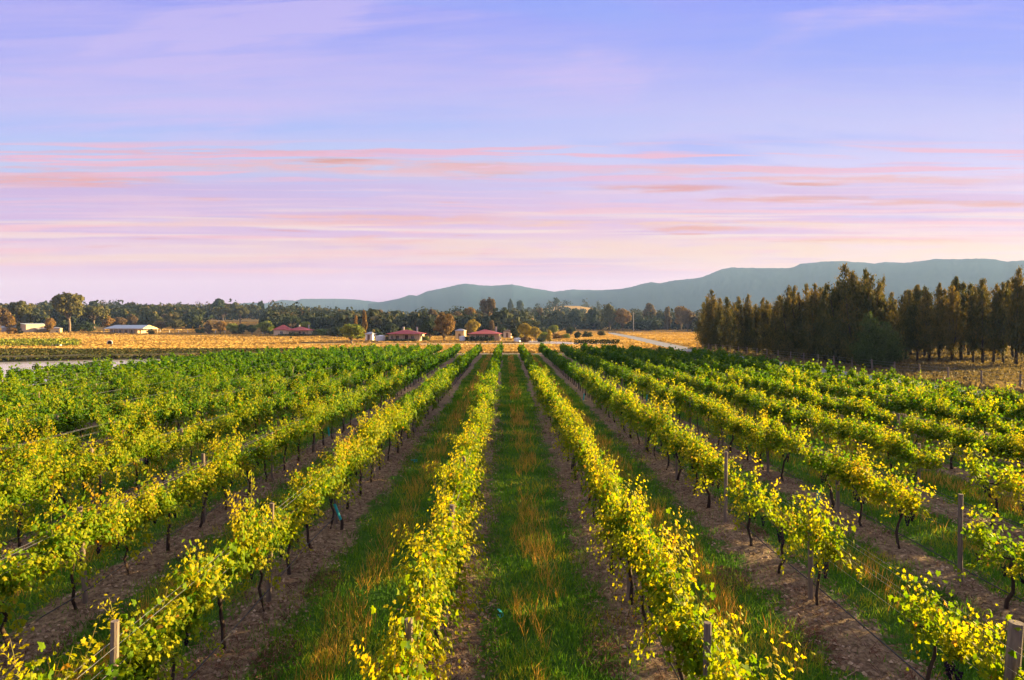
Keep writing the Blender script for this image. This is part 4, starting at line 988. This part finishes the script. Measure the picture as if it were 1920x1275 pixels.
for k, (xp, D, yt) in enumerate(back):
    she(xp, D, yt + 6, cr.uniform(1.1, 1.3), 'dark feathery tree in the second line of the belt, ' + ordl[k] + ' from the left')
she(1634, 67.5, 585, 1.7, 'lower greener bushy tree in front of the belt, foliage down to the fence', True)
she(1668, 69, 604, 1.8, 'short green bush at the right foot of the greener bushy tree', True)
right = [(1702, 84, 537), (1724, 82, 533), (1748, 80, 540), (1766, 83, 528), (1790, 79, 534), (1808, 82, 516), (1830, 78, 532), (1848, 77, 524), (1868, 76, 536), (1888, 75, 526), (1912, 73, 512), (1938, 74, 520), (1968, 72, 524)]
for k, (xp, D, yt) in enumerate(right):
    she(xp, D, yt, cr.uniform(1.0, 1.2), 'brown green feathery tree with bare trunk on the right, ' + ordl[k] + ' from the gap', open_=True)
right2 = [(1712, 96, 535), (1738, 94, 530), (1764, 97, 534), (1792, 92, 528), (1822, 95, 526), (1850, 90, 530), (1878, 93, 524), (1906, 90, 522), (1936, 88, 522), (1975, 90, 520), (1730, 110, 535), (1780, 112, 532), (1835, 108, 532), (1890, 107, 530)]
for k, (xp, D, yt) in enumerate(right2):
    she(xp, D, yt + 4, cr.uniform(1.1, 1.3), 'feathery tree at the back of the right hand belt, ' + ordl[k] + ' from the left', open_=True)

# ------------------------------------------------------------------ buildings
def hip_roof(g, x0, x1, y0, y1, z0, z1, ov=0.4, mat=0, th=0.08):
    a, b, c, d = x0 - ov, x1 + ov, y0 - ov, y1 + ov
    m = (c + d) / 2; i = min((d - c) / 2, (b - a) / 2 - .3)
    V = [(a, c, z0), (b, c, z0), (b, d, z0), (a, d, z0), (a + i, m, z1), (b - i, m, z1), (a, c, z0 - th), (b, c, z0 - th), (b, d, z0 - th), (a, d, z0 - th)]
    g.faces(V, [(0, 1, 5, 4), (1, 2, 5), (2, 3, 4, 5), (3, 0, 4), (9, 8, 7, 6), (6, 7, 1, 0), (7, 8, 2, 1), (8, 9, 3, 2), (9, 6, 0, 3)], mat)
def wbox(name, mat, parent, lo, hi):
    g = Geo(); g.box(lo, hi); return g.obj(name, mat, parent)
def window(parent, x, y, z, w, h, face='front'):
    """frame with a dark pane, in the wall whose outside is at y (front) or x (side)"""
    g = Geo(); t = .07
    def bb(u0, u1, v0, v1, d0, d1):
        if face == 'front': g.box((x + u0, y - d1, z + v0), (x + u1, y - d0, z + v1))
        else: g.box((x + d0, y + u0, z + v0), (x + d1, y + u1, z + v1))
    bb(-w / 2, w / 2, -t, 0, .003, .06); bb(-w / 2, w / 2, h, h + t, .003, .06); bb(-w / 2 - t, -w / 2, -t, h + t, .003, .06); bb(w / 2, w / 2 + t, -t, h + t, .003, .06); bb(-.02, .02, 0, h, .02, .05)
    f = g.obj('window', M['frame_white'], parent)
    g = Geo()
    if face == 'front': g.box((x - w / 2, y - .018, z), (x + w / 2, y - .004, z + h))
    else: g.box((x + .004, y - w / 2, z), (x + .018, y + w / 2, z + h))
    g.obj('pane', M['glass_dark'], f)
def cottage(label, xc, D, w, dep, h, ztop, hedge=False, flip=1):
    o = thing('cottage', label, 'house', (xc, D, 0), R(-4))
    g = Geo(); g.box((-w / 2, 0, -0.1), (w / 2, dep, h)); g.obj('wall', M['cream_wall'], o)
    g = Geo(); hip_roof(g, -w / 2, w / 2, -.9, dep, h + .09, ztop, .5); rf = g.obj('roof', M['red_roof'], o)
    for cx in ((-w * .12, w * .33) if flip == 1 else (w * .36,)):
        g = Geo(); g.box((cx - .18, dep * .55, h + .4), (cx + .18, dep * .55 + .36, ztop + .65)); g.box((cx - .24, dep * .55 - .05, ztop + .653), (cx + .24, dep * .55 + .41, ztop + .76)); g.obj('chimney', M['chimney'], rf)
    window(o, -w * .22, 0, .75, .8, .85); window(o, w * .27, 0, .75, .8, .85); window(o, -w * .4, 0, .75, .6, .85)
    dr = wbox('door', M['dark_door'], o, (w * .02, -.05, .02), (w * .02 + .85, -.003, 1.75)); wbox('handle', M['wire'], dr, (w * .02 + .72, -.10, .9), (w * .02 + .78, -.053, .96))
    window(o, w / 2, dep * .5, .75, .9, .8, 'side')
    for px_ in np.linspace(-w / 2 + .1, w / 2 - .1, 5):
        g = Geo(); g.box((px_ - .05, -1.05, -.05), (px_ + .05, -.95, h - .03)); g.obj('veranda_post', M['timber'], o)
    g = Geo()
    for z in (.45, .75): g.box((-w / 2 + .15, -1.02, z), (w * .02 - .2, -.98, z + .06)); g.box((w * .02 + 1.0, -1.02, z), (w / 2 - .15, -.98, z + .06))
    for px_ in np.arange(-w / 2 + .3, w / 2 - .2, .22):
        if not (w * .02 - .2 < px_ < w * .02 + 1.0): g.box((px_ - .015, -1.01, .05), (px_ + .015, -.99, .74))
    g.obj('railing', M['timber'], o); return o
cottage('small cream cottage with maroon hip roof, two chimneys, left of the orange tree', PX(758, 178), 178, 8.1, 6.5, 2.0, 3.1)
cottage('small cottage with maroon hip roof and dark hedge, right of the orange tree', PX(908, 178), 178, 7.8, 6.5, 2.0, 3.15, flip=0)
cottage('far low house with two maroon roofs beside the dark umbrella tree', PX(560, 262), 262, 8.2, 7, 2.1, 3.5)
o = thing('house_wing', 'paler maroon roofed house half hidden left of the far maroon house', 'house', (PX(529, 268), 268, 0), R(6))
g = Geo(); g.box((-3, 0, -.1), (3, 6, 2.3)); g.obj('wall', M['cream_wall'], o); g = Geo(); hip_roof(g, -3, 3, 0, 6, 2.39, 4.2, .4); g.obj('roof', M['red_roof'], o); window(o, 0, 0, .8, 1, .9)
def hedge(label, x0, x1, y, h):
    r = np.random.default_rng(int(abs(x0) * 10)); n = 900; g = Geo()
    p = np.stack([r.uniform(x0, x1, n), y + r.normal(0, .35, n), h * r.random(n) ** .8 * (1 - .25 * np.abs(r.normal(0, .3, n)))], -1)
    scatter(g, CLUMP_V, CLUMP_F, p, rot_frames(r.normal(0, 1, (n, 3)) + (0, -.5, .5), r.uniform(0, 6.28, n)), r.uniform(.15, .35, n))
    tag(g.obj('hedge', M['crown_dark']), label, 'hedge')
hedge('dark clipped hedge in front of the right cottage veranda', PX(872, 175), PX(927, 175), 175.2, 1.35)
hedge('low dark planting along the front of the left cottage', PX(722, 175), PX(781, 175), 175.2, .7)
hedge('long low dark hedge between the lone tree and the road', PX(1078, 158), PX(1150, 170), 160, 1.0)
hedge('low dark shrubs under the maroon house by the track', PX(515, 250), PX(578, 250), 255, .9)
# long veranda house
o = thing('long_house', 'long low house with pale blue metal roof and open veranda', 'house', (PX(234, 288), 288, 0), R(-14))
w = 20.0
g = Geo(); g.box((-w / 2 + .8, 2.6, -.1), (w / 2 - 3.4, 8, 2.55)); g.obj('wall', M['cream_wall'], o)
g = Geo(); z0, z1 = 2.7, 4.15
V = [(-w / 2, -.2, z0), (w / 2, -.2, z0), (w / 2, 8.6, z0), (-w / 2, 8.6, z0), (-w / 2 + 2.2, 4.2, z1), (w / 2 - .8, 4.2, z1)]
g.faces(V, [(0, 1, 5, 4), (2, 3, 4, 5), (3, 0, 4)]); g.obj('roof', M['pale_roof'], o)
g = Geo(); g.faces([(w / 2 - .004, -.2, z0), (w / 2 - .004, 8.6, z0), (w / 2 - .80, 4.2, z1)], [(0, 1, 2)]); g.obj('gable', M['yellow_wall'], o)  # cream gable coloured yellow to paint in the sun on this end
g = Geo(); g.box((-w / 2 + .05, -.16, z0 - .20), (w / 2 - .05, -.06, z0 - .004)); g.box((w / 2 - .2, -.05, z0 - .20), (w / 2 - .05, 8.5, z0 - .004)); g.obj('fascia', M['frame_white'], o)
for px_ in np.linspace(-w / 2 + .3, w / 2 - .2, 9):
    g = Geo(); g.box((px_ - .07, 0, -.1), (px_ + .07, .14, z0 - .21)); g.obj('veranda_post', M['frame_white'], o)
for py in (4.0, 8.2):
    g = Geo(); g.box((w / 2 - .27, py, -.1), (w / 2 - .13, py + .14, z0 - .21)); g.obj('veranda_post', M['frame_white'], o)
for px_ in (-7, -4, -.8, 2.2): window(o, px_, 2.6, .9, 1.3, 1.1)
dr = wbox('door', M['dark_door'], o, (4.3, 2.53, 0), (5.2, 2.597, 2.05)); wbox('handle', M['wire'], dr, (5.0, 2.47, 1), (5.07, 2.527, 1.06))
g = Geo(); g.box((5.2, .9, 0), (6.2, 2.5, 2.45)); g.box((6.2, .9, 0), (7.0, 2.5, .5)); g.obj('chimney_base', M['yellow_wall'], o)
# cream shed
o = thing('farm_shed', 'cream farm shed with pale roof and open carport, left of the tall tree', 'shed', (PX(72, 288), 288, 0), R(58))
g = Geo(); g.box((-3.6, 0, -.1), (6.2, 7, 4.3)); g.obj('wall', M['cream_wall'], o)
g = Geo(); g.faces([(-3.9, -.4, 4.45), (6.5, -.4, 4.45), (6.5, 7.4, 4.85), (-3.9, 7.4, 4.85), (-3.9, -.4, 4.33), (6.5, -.4, 4.33), (6.5, 7.4, 4.73), (-3.9, 7.4, 4.73)], [(0, 1, 2, 3), (7, 6, 5, 4), (4, 5, 1, 0), (5, 6, 2, 1), (6, 7, 3, 2), (7, 4, 0, 3)]); g.obj('roof', M['pale_roof'], o)
g = Geo(); g.faces([(-.6, -2.8, 2.55), (6.9, -2.8, 2.55), (6.9, -.01, 3.0), (-.6, -.01, 3.0), (-.6, -2.8, 2.45), (6.9, -2.8, 2.45), (6.9, -.01, 2.9), (-.6, -.01, 2.9)], [(0, 1, 2, 3), (7, 6, 5, 4), (4, 5, 1, 0), (5, 6, 2, 1), (7, 4, 0, 3)]); g.obj('carport_roof', M['grey_sheet'], o)
for px_ in (-.5, 3.1, 6.8):
    g = Geo(); g.box((px_ - .06, -2.75, -.1), (px_ + .06, -2.63, 2.45)); g.obj('carport_post', M['timber'], o)
wbox('roller_door', M['frame_white'], o, (.6, -.06, 0), (2.9, -.004, 2.3)); window(o, 4.6, 0, 1, 1.2, 1.0)
o = thing('grey_shed', 'small grey metal shed left of the cream shed', 'shed', (PX(20, 286), 286, 0), R(20))
g = Geo(); g.box((-2.2, 0, -.1), (2.2, 4, 2.9)); g.obj('wall', M['grey_sheet'], o); g = Geo(); g.faces([(-2.5, -.3, 2.95), (2.5, -.3, 2.95), (2.5, 4.3, 2.95), (-2.5, 4.3, 2.95), (-2.5, 2, 3.9), (2.5, 2, 3.9)], [(0, 1, 5, 4), (2, 3, 4, 5), (3, 0, 4), (1, 2, 5), (3, 2, 1, 0)]); g.obj('roof', M['pale_roof'], o)
wbox('door', M['frame_white'], o, (-.6, -.06, 0), (.5, -.004, 2.1))
o = thing('lean_to', 'small yellow outbuilding at the right end of the cream shed', 'shed', (PX(108, 284), 284, 0), R(20))
g = Geo(); g.box((-1.6, 0, -.1), (1.6, 4, 2.7)); g.obj('wall', M['yellow_wall'], o); g = Geo(); hip_roof(g, -1.6, 1.6, 0, 4, 2.79, 3.3, .25); g.obj('roof', M['grey_sheet'], o); window(o, .6, 0, 1, .7, .8)
# tanks and outbuildings
def tank(label, xp, D, rad, h, mat='tank_white'):
    o = thing('water_tank', label, 'water tank', (PX(xp, D), D, 0)); g = Geo()
    g.tube([(0, 0, -.05), (0, 0, h)], rad, 28); g.obj('drum', M[mat], o, smooth=False)
    g = Geo(); n = 28; V = [(math.cos(a) * (rad + .05), math.sin(a) * (rad + .05), h + .004) for a in np.arange(n) / n * 2 * PI] + [(0, 0, h + rad * .22)]
    g.faces(V, [(i, (i + 1) % n, n) for i in range(n)] + [tuple(range(n))[::-1]]); lid = g.obj('lid', M[mat], o)
    g = Geo(); g.tube([(rad * .4, 0, h + rad * .10), (rad * .4, 0, h + rad * .26)], .16, 10); g.obj('hatch', M[mat], lid)
tank('white round water tank left of the left cottage', 714, 179, 1.25, 1.45)
tank('white water tank left of the right cottage hedge', 868, 179, 0.95, 1.35)
tank('low white tank right of the right cottage', 970, 183, 0.95, .75)
def outb(label, xp, D, w, h, wall, roof, rz=-8):
    o = thing('outbuilding', label, 'outbuilding', (PX(xp, D), D, 0), R(rz)); g = Geo(); g.box((-w / 2, 0, -.1), (w / 2, 3, h)); g.obj('wall', M[wall], o)
    g = Geo(); hip_roof(g, -w / 2, w / 2, 0, 3, h + .09, h + .6, .2); g.obj('roof', M[roof], o); wbox('door', M['timber'], o, (-.4, -.05, 0), (.3, -.004, min(h - .15, 1.8)))
outb('small pale shed left of the white round tank', 692, 184, 1.9, 1.9, 'white_wall', 'grey_sheet')
outb('yellow walled outbuilding behind the orange tree', 862, 200, 2.6, 2.6, 'yellow_wall', 'grey_sheet')
outb('small brown roofed hut right behind the right cottage', 951, 215, 2.4, 2.2, 'cream_wall', 'timber')
outb('white farmhouse speck far up on the wooded rise', 864, 720, 6, 3, 'white_wall', 'pale_roof')
bpy.data.objects['outbuilding.003'].location.z = float(ground_h(PX(864, 720), 720)) + 9.0 if False else float(ground_h(PX(864, 720), 720))
# concrete pipe section lying in the field
g = Geo(); n = 24; a = np.arange(n) / n * 2 * PI
rings = []
for rr_, y_ in ((.55, -.5), (.55, .5), (.40, .42), (.40, -.5)): rings.append(np.stack([np.cos(a) * rr_, np.full(n, y_), np.sin(a) * rr_], -1))
Q = []
for k in range(4):
    if k == 3: Q += [(3 * n + i, 3 * n + (i + 1) % n, (i + 1) % n, i) for i in range(n)]; break
    b = (k + 1) % 4; Q += [(k * n + i, k * n + (i + 1) % n, b * n + (i + 1) % n, b * n + i) for i in range(n)]
inner = [f for f in Q if min(f) >= 2 * n]; outer = [f for f in Q if min(f) < 2 * n]
Vr = np.concatenate(rings); g.add(Vr, outer); g.F[(4, 1)] = [np.array(inner)]
g.faces([tuple(v) for v in rings[2]], [tuple(range(n))], 1); o = g.obj('concrete_pipe', [M['concrete'], M['pipe_shade']]); o.location = (PX(209, 150), 150, .53); o.rotation_euler = (0, 0, R(26))  # inside and closed back coloured dark for the opening's shade
tag(o, 'short white concrete pipe lying in the dry field with dark opening facing us', 'pipe')
g = Geo(); g.box((-.9, -.4, 0), (.9, -.33, .5)); g.box((-.9, .33, 0), (.9, .4, .5)); g.box((-.9, -.327, 0), (-.83, .327, .5)); g.box((.83, -.327, 0), (.9, .327, .5)); g.box((-.827, -.327, .02), (.827, .327, .1))
o = g.obj('stock_trough', M['concrete']); o.location = (PX(110, 138), 138, 0); tag(o, 'white stock trough on the dam bank beside the green strip', 'trough')
# utility pole
o = thing('utility_pole', 'pale utility pole in front of the dark domed trees', 'utility pole', (PX(1188, 380), 380, 0)); g = Geo(); g.tube([(0, 0, -.3), (0, 0, 11)], [.20, .15], 8); g.obj('pole', M['chimney'], o)
g = Geo(); g.box((-1.1, -.07, 10.2), (1.1, .07, 10.35)); ca = g.obj('crossarm', M['timber'], o)
for q in (-.95, -.4, .4, .95):
    g = Geo(); g.tube([(q, 0, 10.353), (q, 0, 10.5)], .05, 6); g.obj('insulator', M['concrete'], ca)

# fences
def fence(label, pts, sp_, h, rad, wires, mat='post_wood', wr=.006):
    o = thing('wire_fence', label, 'fence', (0, 0, 0)); P = np.array(pts, float); seg = np.linalg.norm(np.diff(P, axis=0), axis=1); s = np.concatenate([[0], np.cumsum(seg)])
    t = np.arange(0, s[-1], sp_); xs, ys = np.interp(t, s, P[:, 0]), np.interp(t, s, P[:, 1]); r = np.random.default_rng(4)
    g = Geo(); g.tube([(0, 0, -.1), (.01, 0, h * .5), (0, 0, h)], [rad, rad * .95, rad * .9], 7); me = g.mesh('post', [M[mat]])
    for x, y in zip(xs, ys):
        q = link('post', me, o, (x, y, float(ground_h(x, y)))); q.rotation_euler = (r.normal(0, .03), r.normal(0, .03), 0)
    g = Geo(); zz = ground_h(xs, ys)
    for w_ in wires: g.tube(np.stack([xs, ys, zz + w_], -1), wr, 3, cap=False)
    g.obj('wire', M['wire'], o)
fence('post and wire fence along the right side below the dark trees', [(35.3, 20), (35.3, 128)], 3.8, 1.25, .075, (.3, .6, .9, 1.15))
fence('pale post fence across the back of the dry field', [(PX(286, 300), 300), (PX(400, 300), 300), (PX(640, 305), 305)], 4.0, 1.3, .12, (.5, .9, 1.2), 'concrete', .012)
fence('fence of thin posts across the pale field right of the pond', [(PX(1082, 330), 330), (PX(1300, 320), 320)], 5.0, 1.3, .12, (.5, .9, 1.2), 'post_wood', .012)
fence('thin posts at the head of the vine rows before the cottages', [(-40, 152), (-18, 154), (4, 156)], 6.0, 1.0, .05, (.5, .9), 'post_wood', .008)

# field grasses, bank reeds, weeds
def field(name, label, cat, mat, n, xr, yr, h, w, keep, seed, z=None):
    r = np.random.default_rng(seed); G = Geo(); y = r.uniform(*yr, n); u = r.uniform(0, 1, n)
    x0, x1 = xr(y); x = x0 + (x1 - x0) * u; k = keep(x, y, r); x, y = x[k], y[k]; n = len(x); D = np.hypot(x, y)
    zz = (ground_h(x, y) if z is None else z(x, y)) - .03; hh = r.uniform(*h, n)
    V = np.stack([x, y, zz], -1); nrm = np.stack([r.normal(0, .22, n), r.normal(0, .22, n), np.ones(n)], -1)
    T1 = np.array([(-.5, 0, 0), (.5, 0, 0), (.62, .1, .7), (.1, .2, 1.0), (-.2, .12, .8), (-.6, .1, 1.0)])
    S = np.stack([w * r.uniform(.6, 1.4, n), hh * .8, hh], -1)
    P = V[:, None, :] + np.einsum('nij,nkj->nki', rot_frames(nrm, r.uniform(0, 6.28, n)), T1[None] * S[:, None, :])
    G.add(P.reshape(-1, 3), (np.arange(n) * 6)[:, None] + np.arange(6)[None], 0, np.repeat(np.clip(.5 + .2 * pn(x * .1, y * .1, .6, seed) + r.normal(0, .16, n), 0, 1), 6))
    tag(G.obj(name, mat), label, cat, kind='stuff')
wedge = lambda a, b: (lambda y: ((a - 950) / F * y, (b - 950) / F * y))
def notwet(x, y): return ~((np.abs(x - (5.5 + (y - 180) * -.55)) < 9) & (y > 150) & (y < 191)) & ~((x > 28.5) & (x < 33.5) & (y < 124)) & ~((y > 120) & (y < 356) & (np.abs(x - np.interp(y, [120, 167, 240, 354], [32.6, 36.8, 43.7, 53.5])) < 3.4))
field('dry_field_grass', 'golden dry pasture grass over the flat fields beyond the vineyard', 'dry grass', M['field_grass'], 130000, wedge(-300, 1330), (108, 312), (.16, .42), .5,
      lambda x, y, r: notwet(x, y) & ~((x > -49) & (x < 26) & (y > 149) & (y < 167)) & ~((x < -33) & (y < 117)) & (r.random(len(x)) < .95), 41)
field('far_field_grass', 'pale dry grass of the farther paddocks', 'dry grass', M['field_grass'], 60000, wedge(200, 1320), (312, 470), (.25, .5), 1.1, lambda x, y, r: notwet(x, y), 42)
field('scrub_grass', 'brown dry scrubby grass under and beside the dark trees', 'scrub grass', M['scrub_grass'], 52000, lambda y: (np.full_like(y, 33.8), 0.9 * y + 8), (22, 128), (.15, .55), .22, lambda x, y, r: (x > 33.8) & (x < 100), 43)
field('bank_grass', 'rough grass and reeds on the dam bank, coloured dark for tree shade', 'reeds', M['bank_grass'], 26000, lambda y: (np.full_like(y, -105), np.full_like(y, -32)), (76, 119), (.12, .38), .3,
      lambda x, y, r: (y > np.interp(x, [-110, -96, -61, -50, -41, -31], [70, 74.3, 83.3, 88.8, 91.7, 94]) + .8), 44, z=lambda x, y: .22 + 0 * x)
field('side_weeds', 'short green and brown weeds along the gravel verge by the last vine row', 'weeds', M['scrub_grass'], 16000, lambda y: (np.full_like(y, 24.4), np.full_like(y, 29.6)), (18, 110), (.06, .3), .1, lambda x, y, r: r.random(len(x)) < .7, 45)
# young plantings in the far left paddock
def young():
    r = np.random.default_rng(12); G = Geo()
    for row in np.arange(137, 171, 4.2):
        for x in np.arange(PX(-250, row), PX(150, row), 1.5):
            n = 22; p = np.stack([x + r.normal(0, .4, n), row + r.normal(0, .3, n), r.uniform(.1, 1.1, n)], -1)
            scatter(G, LEAF5_V, LEAF5_F, p, rot_frames(r.normal(0, 1, (n, 3)) + (0, 0, .4), r.uniform(0, 6.28, n)), r.uniform(.25, .5, n), 0, r.uniform(.3, 1, n))
    return G.obj('young_crop', M['crown_bright'])
tag(young(), 'strip of young green plants across the dry paddock below the sheds', 'crop', kind='stuff')

# ------------------------------------------------------------------ air
def haze():
    g = Geo(); g.box((-4000, -400, -4.5), (4000, 4100, MTOP + 4))
    m, gg, out = mat_new('haze'); v = gg.n('ShaderNodeVolumePrincipled')
    v.inputs['Color'].default_value = (0.30, 0.50, 1.0, 1); v.inputs['Absorption Color'].default_value = (1, 1, 1, 1); v.inputs['Density'].default_value = 0.00012; v.inputs['Anisotropy'].default_value = 0.1
    gg.l(v.outputs[0], out.inputs['Volume'])
    o = g.obj('haze', m); tag(o, 'thin pale blue haze filling the valley towards the mountains', 'haze', kind='stuff')
haze()
